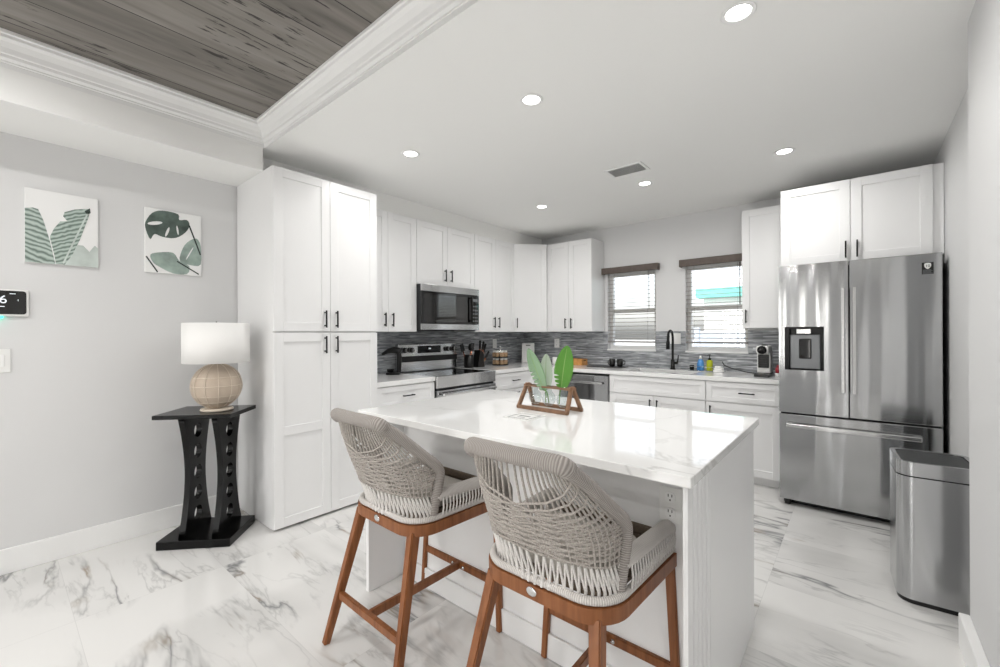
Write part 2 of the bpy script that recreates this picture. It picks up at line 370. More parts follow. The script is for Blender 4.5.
    def build(s, name, m, parent=None, auto=False):
        bmesh.ops.recalc_face_normals(s.bm, faces=s.bm.faces)
        me = bpy.data.meshes.new(name); s.bm.to_mesh(me); s.bm.free(); me.materials.append(M[m] if isinstance(m, str) else m)
        o = bpy.data.objects.new(name, me); COL.objects.link(o)
        if parent: o.parent = parent
        return o
def curve_plate(name, m, splines, thick, parent=None, M_=None):
    """flat plate from 2D outlines (first) and holes, extruded"""
    cu = bpy.data.curves.new(name, 'CURVE'); cu.dimensions = '2D'; cu.fill_mode = 'BOTH'; cu.extrude = thick / 2
    for pts in splines:
        sp = cu.splines.new('POLY'); sp.points.add(len(pts) - 1); sp.use_cyclic_u = True
        for p, (x, y) in zip(sp.points, pts): p.co = (x, y, 0, 1)
    o = bpy.data.objects.new(name, cu); COL.objects.link(o); bpy.context.view_layer.update()
    me = bpy.data.meshes.new_from_object(o.evaluated_get(bpy.context.evaluated_depsgraph_get())); bpy.data.objects.remove(o); bpy.data.curves.remove(cu)
    if M_ is not None: me.transform(M_)
    me.materials.clear(); me.materials.append(M[m]); me.name = name
    o = bpy.data.objects.new(name, me); COL.objects.link(o)
    if parent: o.parent = parent
    return o
def text_mesh(name, m, txt, size, parent, M_, depth=.0004):
    cu = bpy.data.curves.new(name, 'FONT'); cu.body = txt; cu.size = size; cu.extrude = depth; cu.align_x = 'CENTER'; cu.align_y = 'CENTER'
    o = bpy.data.objects.new(name, cu); COL.objects.link(o); bpy.context.view_layer.update()
    me = bpy.data.meshes.new_from_object(o.evaluated_get(bpy.context.evaluated_depsgraph_get())); bpy.data.objects.remove(o); bpy.data.curves.remove(cu)
    me.transform(M_); me.materials.clear(); me.materials.append(M[m])
    o = bpy.data.objects.new(name, me); COL.objects.link(o); o.parent = parent; return o
def smooth_poly(pts, k=4):
    """closed Catmull-Rom through pts"""
    out = []; n = len(pts)
    for i in range(n):
        p0, p1, p2, p3 = (Vector(pts[(i + j) % n]) for j in (-1, 0, 1, 2))
        for q in range(k):
            t = q / k
            out.append(tuple(.5 * ((2 * p1) + (p2 - p0) * t + (2 * p0 - 5 * p1 + 4 * p2 - p3) * t * t + (3 * p1 - p0 - 3 * p2 + p3) * t ** 3)))
    return out
def spline(pts, k=6):
    """open Catmull-Rom"""
    P = [Vector(p) for p in pts]; P = [P[0] * 2 - P[1]] + P + [P[-1] * 2 - P[-2]]; out = []
    for i in range(1, len(P) - 2):
        p0, p1, p2, p3 = P[i - 1:i + 3]
        for q in range(k):
            t = q / k; out.append(.5 * ((2 * p1) + (p2 - p0) * t + (2 * p0 - 5 * p1 + 4 * p2 - p3) * t * t + (3 * p1 - p0 - 3 * p2 + p3) * t ** 3))
    out.append(P[-2]); return out
def rrect(x0, x1, y0, y1, r, n=6):
    r = r if isinstance(r, (list, tuple)) else [r] * 4; out = []
    for (cx, cy, a0), rr in zip(((x1, y1, 0), (x0, y1, 90), (x0, y0, 180), (x1, y0, 270)), r):
        sx = -1 if cx == x1 else 1; sy = -1 if cy == y1 else 1
        for k in range(n + 1):
            a = R(a0 + 90 * k / n); out.append((cx + sx * rr + rr * math.cos(a), cy + sy * rr + rr * math.sin(a)))
    return out

# ------------------------------------------------------------------ scene bookkeeping
def tag(o, label, cat, group=None, kind=None):
    o['label'] = label; o['category'] = cat
    if group: o['group'] = group
    if kind: o['kind'] = kind
    return o
def thing(name, label, cat, loc=(0, 0, 0), rotz=0, group=None):
    o = bpy.data.objects.new(name, None); COL.objects.link(o); o.empty_display_size = .05
    o.location = loc; o.rotation_euler = (0, 0, rotz); return tag(o, label, cat, group)
def struct(name, mb, m):
    o = mb.build(name, m); o['kind'] = 'structure'; return o
def copy_tree(o, parent=None):
    c = o.copy(); COL.objects.link(c)
    if parent: c.parent = parent
    for ch in list(o.children): copy_tree(ch, c)
    return c

# ================================================================== THE SHELL
XL, YB, XR, XN, ZC, ZS, YF = -3.615, 4.85, .450, .357, 2.606, 2.447, -4.6
XT, YT, TC, ZP = -3.127, 1.21, .08, 2.755      # tray opening, crown inset, plank height
XTR, YTF = -.2, -4.0
floor = struct('floor', MB().box(XL - .1, XR + .1, YF - .1, YB + .1, -.05, 0), 'floor')
struct('wall_left', MB().box(XL - .1, XL, YF - .1, YB + .1, 0, 2.85), 'wall')
WIN = [(-2.335, -1.748), (-1.425, -.83)]; WZ = (1.12, 2.05)
mb = MB(); xs = [XL, WIN[0][0], WIN[0][1], WIN[1][0], WIN[1][1], XR + .1]
for a, b in ((0, 1), (2, 3), (4, 5)): mb.box(xs[a], xs[b], YB, YB + .15, 0, 2.7)
for a, b in WIN: mb.box(a, b, YB, YB + .15, 0, WZ[0]); mb.box(a, b, YB, YB + .15, WZ[1], 2.7)
struct('wall_back', mb, 'wall')
struct('wall_right', MB().box(XR, XR + .1, 2.62, YB, 0, 2.7), 'wall')
struct('wall_right_near', MB().box(XN, XR + .1, YF, 2.62, 0, 2.7), 'wall')
DR = [(-3.25, -2.25), (-1.62, -1.36), (-.93, -.56)]
mb = MB(); xs = [XL, *DR[0], *DR[1], *DR[2], XN]
for a, b in ((0, 1), (2, 3), (4, 5), (6, 7)): mb.box(xs[a], xs[b], YF - .1, YF, 0, 2.7)
for a, b in DR: mb.box(a, b, YF - .1, YF, 2.2, 2.7)
struct('wall_front', mb, 'wall')
for i, (a, b) in enumerate(DR):
    mb = MB()
    for x0, x1, z0, z1 in ((a, a + .06, 0, 2.2), (b - .06, b, 0, 2.2), (a + .06, b - .06, 2.12, 2.2), (a + .06, b - .06, 0, .1)) + ((((a + b) / 2 - .03, (a + b) / 2 + .03, .1, 2.12),) if b - a > .5 else ()):
        mb.box(x0, x1, YF - .07, YF - .02, z0, z1, .003)
    f = struct('door_%d' % (i + 1), mb, 'trim'); MB().box(a + .06, b - .06, YF - .05, YF - .045, .1, 2.12).build('pane', 'glass', f)
# ceilings: kitchen, soffit along the left wall, tray surround, planks in the tray
mb = MB(); mb.box(XT, XR + .1, YT, YB + .1, ZC, ZC + .15); mb.box(XTR, XR + .1, YF - .1, YT, ZC, ZC + .15); mb.box(XT, XTR, YF - .1, YTF, ZC, ZC + .15)
struct('ceiling', mb, 'ceil')
mb = MB(); mb.box(XL, XT, YF, 1.20, ZS, ZC + .15); mb.box(XL, -3.30, 1.20, YB, 2.4475, ZC + .15); mb.box(-3.30, XT, 1.20, YB, ZC, ZC + .15)
struct('ceiling_soffit', mb, 'ceil')
struct('ceiling_planks', MB().box(XT, XTR, YTF, YT, ZP, ZP + .05), 'planks')
prof = [(.0015, ZC - .001), (.0015, 2.630), (.006, 2.632), (.006, 2.640), (.018, 2.650), (.020, 2.664), (.026, 2.668), (.034, 2.690), (.052, 2.712), (.070, 2.722), (.072, 2.736), (.080, 2.740), (.080, ZP)]
bm = bmesh.new(); loops = []
for c, z in prof: loops.append([bm.verts.new(v) for v in ((XT + c, YTF + c, z), (XTR - c, YTF + c, z), (XTR - c, YT - c, z), (XT + c, YT - c, z))])
for A, B in zip(loops, loops[1:]):
    for k in range(4): bm.faces.new([A[k], A[(k + 1) % 4], B[(k + 1) % 4], B[k]])
mb = MB(); mb.merge(bm); struct('trim_crown', mb, 'trim')
# baseboards
def bb(name, boxes):
    mb = MB()
    for x0, x1, y0, y1 in boxes:
        mb.box(x0, x1, y0, y1, 0, .14, .004)
    struct(name, mb, 'trim')
bb('baseboard_left', [(XL, XL + .016, YF, 1.19)])
bb('baseboard_right', [(XR - .012, XR, 2.62, 3.9)])
bb('baseboard_right_near', [(XN - .034, XN, YF, 2.616)])
# exterior seen through the blinds
struct('ground', MB().box(-60, 40, YB + .15, 90, -.3, -.2), 'ground')
h = thing('house', 'white neighbouring house with teal fascia outside the right kitchen window', 'house', (-1.5, 9.6, -.2))
MB().box(-.95, 4, 0, 3, 0, 2.24).build('wall', 'house', h); MB().box(-1.05, 4.2, -.25, 3.2, 2.24, 2.42).build('fascia', 'teal', h)
mb = MB(); mb.prism([(-.25, 2.421), (3.2, 2.421), (1.5, 2.8)], -1.05, 4.2, Matrix(((0, 0, 1, 0), (1, 0, 0, 0), (0, 1, 0, 0), (0, 0, 0, 1)))); mb.build('roof', 'house', h)
fe = thing('fence', 'pale blue grey fence low outside the right kitchen window', 'fence', (-1.6, 7.4, -.2))
MB().box(-.4, 2.4, 0, .04, 0, 1.545).build('panel', 'fence', fe)
for x in (-.4, .5, 1.4, 2.4): MB().box(x - .04, x + .04, -.03, .06, 0, 1.6, .005).build('post', 'fence', fe)

# windows + blinds
BLIND = ['brown valanced blind over the left kitchen window', 'brown valanced blind over the right kitchen window beside the tall narrow cabinet']
for i, (a, b) in enumerate(WIN):
    mb = MB(); y0, y1 = YB + .07, YB + .12
    for x0, x1, z0, z1 in ((a, a + .04, *WZ), (b - .04, b, *WZ), (a + .04, b - .04, WZ[1] - .05, WZ[1]), (a + .04, b - .04, WZ[0], WZ[0] + .05), (a + .04, b - .04, 1.56, 1.61)):
        mb.box(x0, x1, y0, y1, z0, z1, .003)
    w = struct('window_%d' % (i + 1), mb, 'trim'); MB().box(a + .04, b - .04, YB + .09, YB + .095, WZ[0] + .05, WZ[1] - .05).build('pane', 'glass', w)
    MB().box(a - .003, b + .003, YB - .012, YB + .07, WZ[0] - .012, WZ[0] + .006, .002).build('sill', 'trim', w)
    t = thing('window_blind', BLIND[i], 'blind', ((a + b) / 2, YB, 0), 0, 'kitchen window blinds'); hw = (b - a) / 2
    mb = MB(); mb.box(-hw - .045, hw + .05, -.075, -.055, 2.03, 2.105, .003); mb.box(-hw - .045, -hw - .03, -.055, -.003, 2.03, 2.105, .002); mb.box(hw + .035, hw + .05, -.055, -.003, 2.03, 2.105, .002)
    mb.box(-hw - .03, hw + .035, -.055, -.003, 2.085, 2.105); mb.build('valance', 'valance', t)
    mb = MB(); z = 1.262
    while z < 2.03:
        mb.box(-hw + .004, hw - .004, -.027, .024, -.0022, .0022, 0, Matrix.Translation((0, .022, z)) @ Matrix.Rotation(R(7), 4, 'X')); z += .0465
    mb.build('slats', 'slat', t)
    MB().box(-hw + .004, hw - .004, -.004, .048, 1.205, 1.224, .003).build('bottom_rail', 'rail', t)
    for x in (-hw + .09, hw - .09): MB().tube([(x, -.006, 2.03), (x, -.006, 1.22)], .0013, 5).build('ladder_cord', 'rail', t)
    MB().tube([(hw - .065, -.03, 2.03), (hw - .065, -.032, 1.60)], .005, 8).build('tilt_wand', 'valance', t)
# tiled backsplash (stays with the wall)
mb = MB(); zb, zt = .925, 1.338; e = .008
mb.box(XL + e, WIN[0][0], YB - e, YB, zb, zt); mb.box(WIN[0][1], WIN[1][0], YB - e, YB, zb, zt); mb.box(WIN[1][1], -.46, YB - e, YB, zb, zt)
for a, b in WIN: mb.box(a, b, YB - e, YB, zb, WZ[0] - .012)
mb.box(XL, XL + e, 1.997, YB, zb, zt + .06)
struct('trim_backsplash', mb, 'splash')

# ================================================================== CABINETS
def door_mb(x0, x1, z0, z1, rail=.062, mids=(), y=0, t=.02):
    mb = MB(); g = .0015; x0 += g; x1 -= g; z0 += g; z1 -= g; f = y - t
    mb.box(x0 + .01, x1 - .01, f + .009, y - .001, z0 + .01, z1 - .01)
    for a in ((x0, x0 + rail, z0, z1), (x1 - rail, x1, z0, z1), (x0 + rail, x1 - rail, z1 - rail, z1), (x0 + rail, x1 - rail, z0, z0 + rail)):
        mb.box(a[0], a[1], f, y - .001, a[2], a[3], .0012, seg=1)
    for m in mids: mb.box(x0 + rail, x1 - rail, f, y - .001, m - rail / 2, m + rail / 2, .0012, seg=1)
    return mb
def pull(parent, x, z, vert=True, L=.125, y=-.021):
    mb = MB(); h = L / 2; o = .03
    if vert:
        mb.box(x - .005, x + .005, y - o, y - o + .01, z - h, z + h, .002)
        for s in (-1, 1): mb.box(x - .005, x + .005, y - o + .008, y, z + s * (h - .015) - .005, z + s * (h - .015) + .005)
    else:
        mb.box(x - h, x + h, y - o, y - o + .01, z - .005, z + .005, .002)
        for s in (-1, 1): mb.box(x + s * (h - .015) - .005, x + s * (h - .015) + .005, y - o + .008, y, z - .005, z + .005)
    return mb.build('handle', 'black', parent)
ROTL = R(90)
def cabinet(name, label, group, loc, rot, w, d, z0, z1, fronts, toe=0, open_top=0):
    """local: x along the front, y into the wall, front plane y=0. fronts: (kind,x0,x1,z0,z1,hx,hz,horiz,mids)"""
    t = thing(name, label, 'cabinet', loc, rot, group)
    mb = MB()
    if open_top:
        mb.box(.0005, w - .0005, 0, d, z0 + toe, open_top, .001, seg=1)
        for a in ((.0005, .018, 0, d), (w - .018, w - .0005, 0, d), (.018, w - .018, 0, .018), (.018, w - .018, d - .018, d)): mb.box(*a, open_top, z1)
    else: mb.box(.0005, w - .0005, 0, d, z0 + toe, z1, .001, seg=1)
    if toe: mb.box(.01, w - .01, .06, d, 0, toe)
    mb.build('body', 'cab', t)
    for kind, x0, x1, a, b, hx, hz, vert, mids in fronts:
        dr = door_mb(x0, x1, a, b, .062 if kind == 'door' else .045, mids).build(kind, 'cab', t)
        if hx is not None: pull(dr, hx, hz, vert)
    return t
UG = 'white wall cabinets with black pulls'; BG = 'white base cabinets under the worktop'
cabinet('pantry_cabinet', 'tall white four door pantry cabinet beside the side table and lamp', None, (-2.977, 1.197, 0), ROTL, .797, .628, 0, ZS - .001, [
    ('door', 0, .3985, 1.340, 2.445, .355, 1.43, True, ()), ('door', .3985, .797, 1.340, 2.445, .442, 1.43, True, ()),
    ('door', 0, .3985, .018, 1.332, .355, 1.245, True, (.665,)), ('door', .3985, .797, .018, 1.332, .442, 1.245, True, (.665,))], toe=.014)
FX = -3.295; ZT = 2.440; ZU = 1.34; DU = .31
def upper(label, y0, y1, z0=ZU):
    w = y1 - y0; h = w / 2
    return cabinet('wall_cabinet', label, UG, (FX, y0, 0), ROTL, w, DU, z0, ZT, [('door', 0, h, z0, ZT, h - .042, z0 + .11, True, ()), ('door', h, w, z0, ZT, h + .042, z0 + .11, True, ())])
upper('white two door wall cabinet between the tall pantry and the microwave', 1.997, 2.654)
upper('short white two door wall cabinet directly above the microwave', 2.656, 3.474, 1.812)
upper('white two door wall cabinet right of the microwave above the knife block', 3.476, 4.208)
# diagonal corner cabinet
t = thing('corner_cabinet', 'white single door diagonal cabinet in the back corner', 'cabinet', (0, 0, 0), 0, UG)
A = Vector((FX, 4.21)); B = Vector((-3.005, 4.508)); mb = MB()
mb.prism([(XL + .001, 4.21), (A.x, A.y), (B.x, B.y), (B.x, YB - .001), (XL + .001, YB - .001)], ZU, ZT); mb.build('body', 'cab', t)
w = (B - A).length; dd = door_mb(0, w, ZU, ZT); dd.bm.transform(Matrix.Translation((A.x, A.y, 0)) @ Matrix.Rotation(math.atan2(B.y - A.y, B.x - A.x), 4, 'Z')); dd = dd.build('door', 'cab', t)
hd = pull(dd, .04, ZU + .11); hd.data.transform(Matrix.Translation((A.x, A.y, 0)) @ Matrix.Rotation(math.atan2(B.y - A.y, B.x - A.x), 4, 'Z'))
YU = 4.548; w = .622
cabinet('wall_cabinet', 'white two door wall cabinet on the back wall left of both windows', UG, (-3.003, YU, 0), 0, w, YB - YU - .001, ZU, ZT, [('door', 0, w / 2, ZU, ZT, w / 2 - .04, ZU + .1, True, ()), ('door', w / 2, w, ZU, ZT, w / 2 + .04, ZU + .1, True, ())])
cabinet('wall_cabinet', 'narrow white one door wall cabinet above the coffee machine by the fridge', UG, (-.825, YU, 0), 0, .357, YB - YU - .001, 1.36, ZT + .02, [('door', 0, .357, 1.36, ZT + .02, .035, 1.47, True, ())])
cabinet('fridge_cabinet', 'wide white two door cabinet directly above the steel fridge', UG, (-.4665, 4.09, 0), 0, .915, YB - 4.09 - .001, 1.842, 2.45, [('door', 0, .432, 1.842, 2.45, .405, 1.93, True, ()), ('door', .432, .862, 1.842, 2.45, .470, 1.93, True, ())])
# base run, left wall
BX = -2.998; DB = .60
def base_l(label, y0, y1):
    w = y1 - y0
    return cabinet('base_cabinet', label, BG, (BX, y0, 0), ROTL, w, DB, 0, .884, [('drawer', .004, w - .004, .70, .878, w / 2, .79, False, ()), ('door', .004, w / 2, .08, .694, w / 2 - .04, .60, True, ()), ('door', w / 2, w - .004, .08, .694, w / 2 + .04, .60, True, ())], toe=.08)
base_l('white base cabinet with a drawer between the pantry and the range', 1.997, 2.622)
base_l('white base cabinet with a drawer right of the range under the knives', 3.458, 4.20)
# base run, back wall
BY = 4.222
t = thing('corner_base_cabinet', 'white corner base cabinet left of the dishwasher', 'cabinet', (0, 0, 0), 0, BG)
mb = MB(); mb.box(XL + .017, -2.632, BY, YB - .01, .08, .884, .001); mb.box(XL + .017, -2.632, BY + .06, YB - .01, 0, .08); mb.build('body', 'cab', t)
mb = MB(); mb.box(-2.996, -2.634, BY - .018, BY - .001, .08, .88, .001); mb.build('filler_panel', 'cab', t)
cabinet('sink_base_cabinet', 'white two door base cabinet under the sink and black faucet', BG, (-2.012, BY, 0), 0, .951, .61, 0, .884, [
    ('drawer', .004, .947, .70, .878, None, 0, False, ()), ('door', .004, .475, .08, .694, .44, .60, True, ()), ('door', .475, .947, .08, .694, .51, .60, True, ())], toe=.08, open_top=.66)
cabinet('base_cabinet', 'white base cabinet with one drawer beside the steel fridge', BG, (-1.061, BY, 0), 0, .584, .61, 0, .884, [
    ('drawer', .004, .580, .70, .878, .33, .79, False, ()), ('door', .004, .580, .08, .694, .04, .60, True, ())], toe=.08)

# worktops
mb = MB(); mb.box(XL + .009, -2.968, 1.999, 2.621, .885, .925, .003)
tag(mb.build('worktop', 'quartz'), 'small white quartz worktop between the pantry and the range', 'worktop', 'white quartz worktops')
SX0, SX1, SY0, SY1 = -1.86, -1.22, 4.30, 4.66
mb = MB(); mb.box(XL + .009, -2.968, 3.459, YB - .009, .885, .925, .003)
FY = 4.192
mb.box(-2.968, SX0, FY, YB - .009, .885, .925, .003); mb.box(SX1, -.474, FY, YB - .009, .885, .925, .003)
mb.box(SX0, SX1, FY, SY0, .885, .925, .003); mb.box(SX0, SX1, SY1, YB - .009, .885, .925, .003)
tag(mb.build('worktop', 'quartz'), 'long white quartz worktop under the windows running to the range', 'worktop', 'white quartz worktops')
t = thing('sink', 'undermount steel sink basin in the worktop under the windows', 'sink', (0, 0, 0))
mb = MB()
for x0, x1, y0, y1, z0, z1 in ((SX0 - .012, SX0, SY0 - .012, SY1 + .012, .68, .884), (SX1, SX1 + .012, SY0 - .012, SY1 + .012, .68, .884), (SX0, SX1, SY0 - .012, SY0, .68, .884), (SX0, SX1, SY1, SY1 + .012, .68, .884), (SX0 - .012, SX1 + .012, SY0 - .012, SY1 + .012, .668, .68)):
    mb.box(x0, x1, y0, y1, z0, z1)
mb.build('basin', 'steel_bright', t)
MB().lathe([(0, .681), (.04, .681), (.045, .684), (.03, .6845), (0, .683)], 20, ((SX0 + SX1) / 2, 4.5, 0)).build('drain', 'chrome', t)
t = thing('faucet', 'matte black pull down kitchen faucet behind the sink', 'faucet', (-1.525, 4.735, .9252))
MB().lathe([(0, 0), (.028, 0), (.028, .012), (.022, .016), (.02, .10), (.017, .105), (0, .105)], 20).build('base', 'black', t)
pts = spline([(0, 0, .10), (0, 0, .25), (0, 0, .34), (0, -.02, .395), (0, -.075, .418), (0, -.13, .395), (0, -.15, .345), (0, -.152, .30)], 5)
MB().tube(pts, .0125, 12).build('spout', 'black', t); MB().tube([(0, -.152, .31), (0, -.153, .29), (0, -.155, .22)], [.014, .019, .02], 12).build('spray_head', 'black', t)
mb = MB(); mb.tube([(.018, 0, .07), (.05, 0, .07)], .012, 10); mb.tube([(.045, 0, .065), (.055, .0, .12), (.058, 0, .155)], [.008, .006, .005], 8); mb.build('lever', 'black', t)

# ================================================================== APPLIANCES
# refrigerator: local origin at left end of the door plane
t = thing('refrigerator', 'large stainless french door refrigerator with water dispenser', 'refrigerator', (-.462, 3.90, 0))
FW = .884; FH = 1.828; ZS_ = .705; SPL = .418
MB().box(.003, FW - .003, .085, .90, .06, FH - .02, .004).build('body', 'dark_gray', t)
MB().box(.02, FW - .02, .09, .80, .0, .06).build('base_grille', 'plastic_black', t)
for x in (.03, FW - .07): MB().box(x, x + .04, .03, .10, 0, .045, .008).build('foot', 'plastic_black', t)
DX0, DX1, DZ0, DZ1 = .038, .278, 1.036, 1.361
out = rrect(.002, SPL - .003, ZS_ + .006, FH, .006, 3); hole = [(DX0, DZ0), (DX1, DZ0), (DX1, DZ1), (DX0, DZ1)]
RX = Matrix.Rotation(R(90), 4, 'X')
ld = curve_plate('door', 'steel', [out, hole], .075, t, Matrix.Translation((0, .04, 0)) @ RX)
mb = MB(); mb.box(DX0, DX1, .062, .07, DZ0, DZ1); mb.box(DX0, DX0 + .03, .004, .062, DZ0, DZ1); mb.box(DX1 - .022, DX1, .004, .062, DZ0, DZ1); mb.box(DX0 + .03, DX1 - .022, .004, .062, DZ1 - .012, DZ1); mb.box(DX0 + .03, DX1 - .022, .004, .062, DZ0, DZ0 + .008)
dp = mb.build('dispenser', 'gloss_black', t)
MB().box(DX0 + .031, DX1 - .023, .03, .06, DZ0 + .009, DZ1 - .06, .004).build('back_panel', 'gray_panel', dp)
MB().box(DX0 + .072, DX0 + .165, .008, .058, DZ1 - .055, DZ1 - .013, .006).build('spout_housing', 'chrome', dp)
MB().box(DX0 + .088, DX0 + .165, .018, .032, DZ0 + .085, DZ0 + .235, .008).build('paddle', 'glass_black', dp)
rd = MB().box(SPL + .003, FW - .002, .002, .078, ZS_ + .006, FH, .005).build('door', 'steel', t)
fz = MB().box(.002, FW - .002, .002, .078, .048, ZS_ - .006, .005).build('freezer_drawer', 'steel', t)
for dr, x in ((ld, SPL - .043), (rd, SPL + .020)):
    mb = MB(); mb.box(x, x + .022, -.036, -.022, .885, 1.635, .004)
    for z in (.90, 1.62): mb.box(x + .002, x + .02, -.023, .003, z - .015, z + .015)
    mb.build('handle', 'steel_bright', dr)
mb = MB(); mb.box(.048, .785, -.042, -.02, .603, .635, .006)
for x in (.07, .765): mb.box(x - .02, x + .02, -.022, .003, .605, .633)
mb.build('handle', 'steel_bright', fz)
bd = MB().box(.787, .841, -.0005, .002, 1.694, 1.770).build('badge', 'plastic_black', rd)
sh = curve_plate('shield', 'plastic_white', [smooth_poly([(-.016, .018), (0, .022), (.016, .018), (.017, -.002), (.009, -.016), (0, -.022), (-.009, -.016), (-.017, -.002)], 3)], .0006, bd, Matrix.Translation((.814, -.0009, 1.746)) @ Matrix.Scale(.9, 4) @ RX)
text_mesh('numeral', 'plastic_black', '10', .023, bd, Matrix.Translation((.814, -.0016, 1.746)) @ RX)
mb = MB()
for k in range(4): mb.box(.791, .837 - .008 * (k % 2), -.001, -.0005, 1.698 + k * .007, 1.7012 + k * .007)
mb.build('fine_print', 'gray_panel', bd)

# range: rotated so that local -y faces the room
t = thing('range', 'stainless electric range with black glass cooktop under the microwave', 'stove', (-2.955, 2.6245, 0), ROTL); w = .831
MB().box(.002, w - .002, .03, .645, .03, .905, .003).build('body', 'dark_gray', t)
mb = MB()
for x in (.05, w - .05):
    for y in (.08, .6): mb.lathe([(0, 0), (.02, 0), (.02, .03), (0, .03)], 12, (x, y, 0))
mb.build('feet', 'plastic_black', t)
MB().box(.006, w - .006, .022, .575, .906, .922, .004).build('cooktop', 'glass_black', t)
MB().box(.001, w - .001, -.004, .029, .812, .926, .006).build('front_panel', 'steel_bright', t)
od = MB().box(.004, w - .004, -.008, .029, .265, .795, .005).build('oven_door', 'steel', t)
MB().box(.12, w - .12, -.0095, -.007, .36, .66, .001).build('window', 'glass_black', od)
mb = MB(); mb.box(.04, w - .04, -.058, -.034, .742, .772, .009)
for x in (.075, w - .075): mb.box(x - .015, x + .015, -.036, -.007, .746, .768)
mb.build('handle', 'steel_bright', od)
MB().box(.004, w - .004, -.006, .029, .06, .258, .005).build('storage_drawer', 'steel', t)
mb = MB(); mb.box(.008, w - .008, .585, .645, .923, 1.215, .008); bg = mb.build('backguard', 'steel_bright', t)
MB().box(.012, w - .012, .572, .585, 1.028, 1.088, .004).build('vent_strip', 'plastic_black', bg)
dsp = MB().box(.255, .575, .579, .587, 1.115, 1.192, .003).build('display', 'glass_black', bg)
mb = MB(); mb.box(.40, .43, .578, .5795, 1.155, 1.168); mb.build('clock', 'screen_text', dsp)
for x in (.075, .165, w - .165, w - .075):
    kb = MB().lathe([(0, 0), (.029, 0), (.027, .028), (.022, .034), (0, .034)], 20, M_=Matrix.Translation((x, .585, 1.152)) @ Matrix.Rotation(R(90), 4, 'X')).build('knob', 'plastic_black', bg)
    MB().box(x - .004, x + .004, .545, .556, 1.135, 1.170, .002).build('grip', 'chrome', kb)

# microwave
t = thing('microwave', 'stainless over the range microwave with dark glass door', 'microwave', (-3.205, 2.6575, 1.358), ROTL); w = .815; h = .448
MB().box(.001, w - .001, .02, .40, 0, h, .003).build('body', 'dark_gray', t)
dr = MB().box(.001, w - .12, 0, .02, .062, h - .07, .003).build('door', 'glass_black', t)
mb = MB(); mb.box(.03, w - .17, -.0008, .001, .085, h - .095); mb.build('window', 'glass', dr)
mb = MB(); mb.box(w - .150, w - .133, -.035, -.02, .085, h - .09, .004)
for z in (.10, h - .105): mb.box(w - .149, w - .134, -.022, .001, z - .01, z + .01)
mb.build('handle', 'black', dr)
cp = MB().box(w - .119, w - .001, .001, .02, .062, h - .07, .003).build('control_panel', 'glass_black', t)
mb = MB(); mb.box(w - .10, w - .03, -.0002, .001, .31, .34)
for j in range(5):
    for k in range(3): mb.box(w - .10 + k * .028, w - .083 + k * .028, -.0002, .001, .09 + j * .04, .105 + j * .04)
mb.build('keypad', 'gray_panel', cp)
MB().box(.001, w - .001, -.002, .02, h - .068, h, .003).build('top_trim', 'steel_bright', t)
MB().box(.001, w - .001, -.002, .02, .002, .060, .003).build('bottom_trim', 'steel_bright', t)
MB().box(.02, w - .02, .04, .38, -.008, 0).build('vent_grille', 'plastic_black', t)

# dishwasher
t = thing('dishwasher', 'stainless dishwasher under the worktop left of the sink', 'dishwasher', (-2.629, BY, 0)); w = .614
MB().box(.002, w - .002, 0, .60, .08, .878).build('body', 'dark_gray', t); MB().box(.01, w - .01, .05, .58, 0, .08).build('toe_panel', 'plastic_black', t)
dr = MB().box(.004, w - .004, -.028, -.001, .085, .862, .005).build('door', 'steel', t)
MB().box(.004, w - .004, -.024, -.001, .863, .878).build('control_strip', 'plastic_black', t)
mb = MB(); mb.box(.06, w - .06, -.064, -.046, .77, .795, .007)
for x in (.09, w - .09): mb.box(x - .012, x + .012, -.048, -.027, .773, .792)
mb.build('handle', 'steel_bright', dr)

# ================================================================== ISLAND
IX0, IX1, IY0, IY1, IZ = -1.945, -.338, 1.192, 2.222, .934
t = thing('island', 'large white kitchen island with seating overhang in the room centre', 'island', (0, 0, 0))
MB().box(IX0, IX1, IY0, IY1, IZ - .03, IZ, .003).build('countertop', 'quartz', t)
KY = 1.46; px0, px1 = -1.935, -.358
mb = MB(); mb.box(px0, px0 + .024, 1.232, 2.205, 0, IZ - .031, .002); mb.build('end_panel', 'cab', t)
mb = MB(); mb.box(px1 - .014, px1 - .006, 1.232, 2.205, 0, IZ - .031, .001); mb.box(px1 - .006, px1, KY + .005, 2.205, 0, IZ - .031, .001)
mb.box(px1 - .006, px1, 1.232, 1.278, 0, IZ - .031, .001); mb.build('end_panel', 'cab', t)
mb = MB()
for y in (1.283, 1.328, 1.373, 1.418): mb.box(px1 - .012, px1 + .003, y, y + .036, .0, IZ - .032, .007)
mb.build('fluted_strip', 'cab', t)
MB().box(px0 + .024, px1 - .014, KY, 2.19, .0, IZ - .031).build('body', 'cab', t)
mb = MB(); mb.box(px0 + .024, px1 - .014, KY - .014, KY, 0, .10, .004); mb.build('baseboard', 'cab', t)
dr_w = (px1 - px0 - .038) / 3
for k in range(3):
    d_ = door_mb(0, dr_w, .1, .88); d_.bm.transform(Matrix.Translation((px0 + .024 + dr_w * (k + 1), 2.19, 0)) @ Matrix.Rotation(R(180), 4, 'Z')); d_.build('door', 'cab', t)
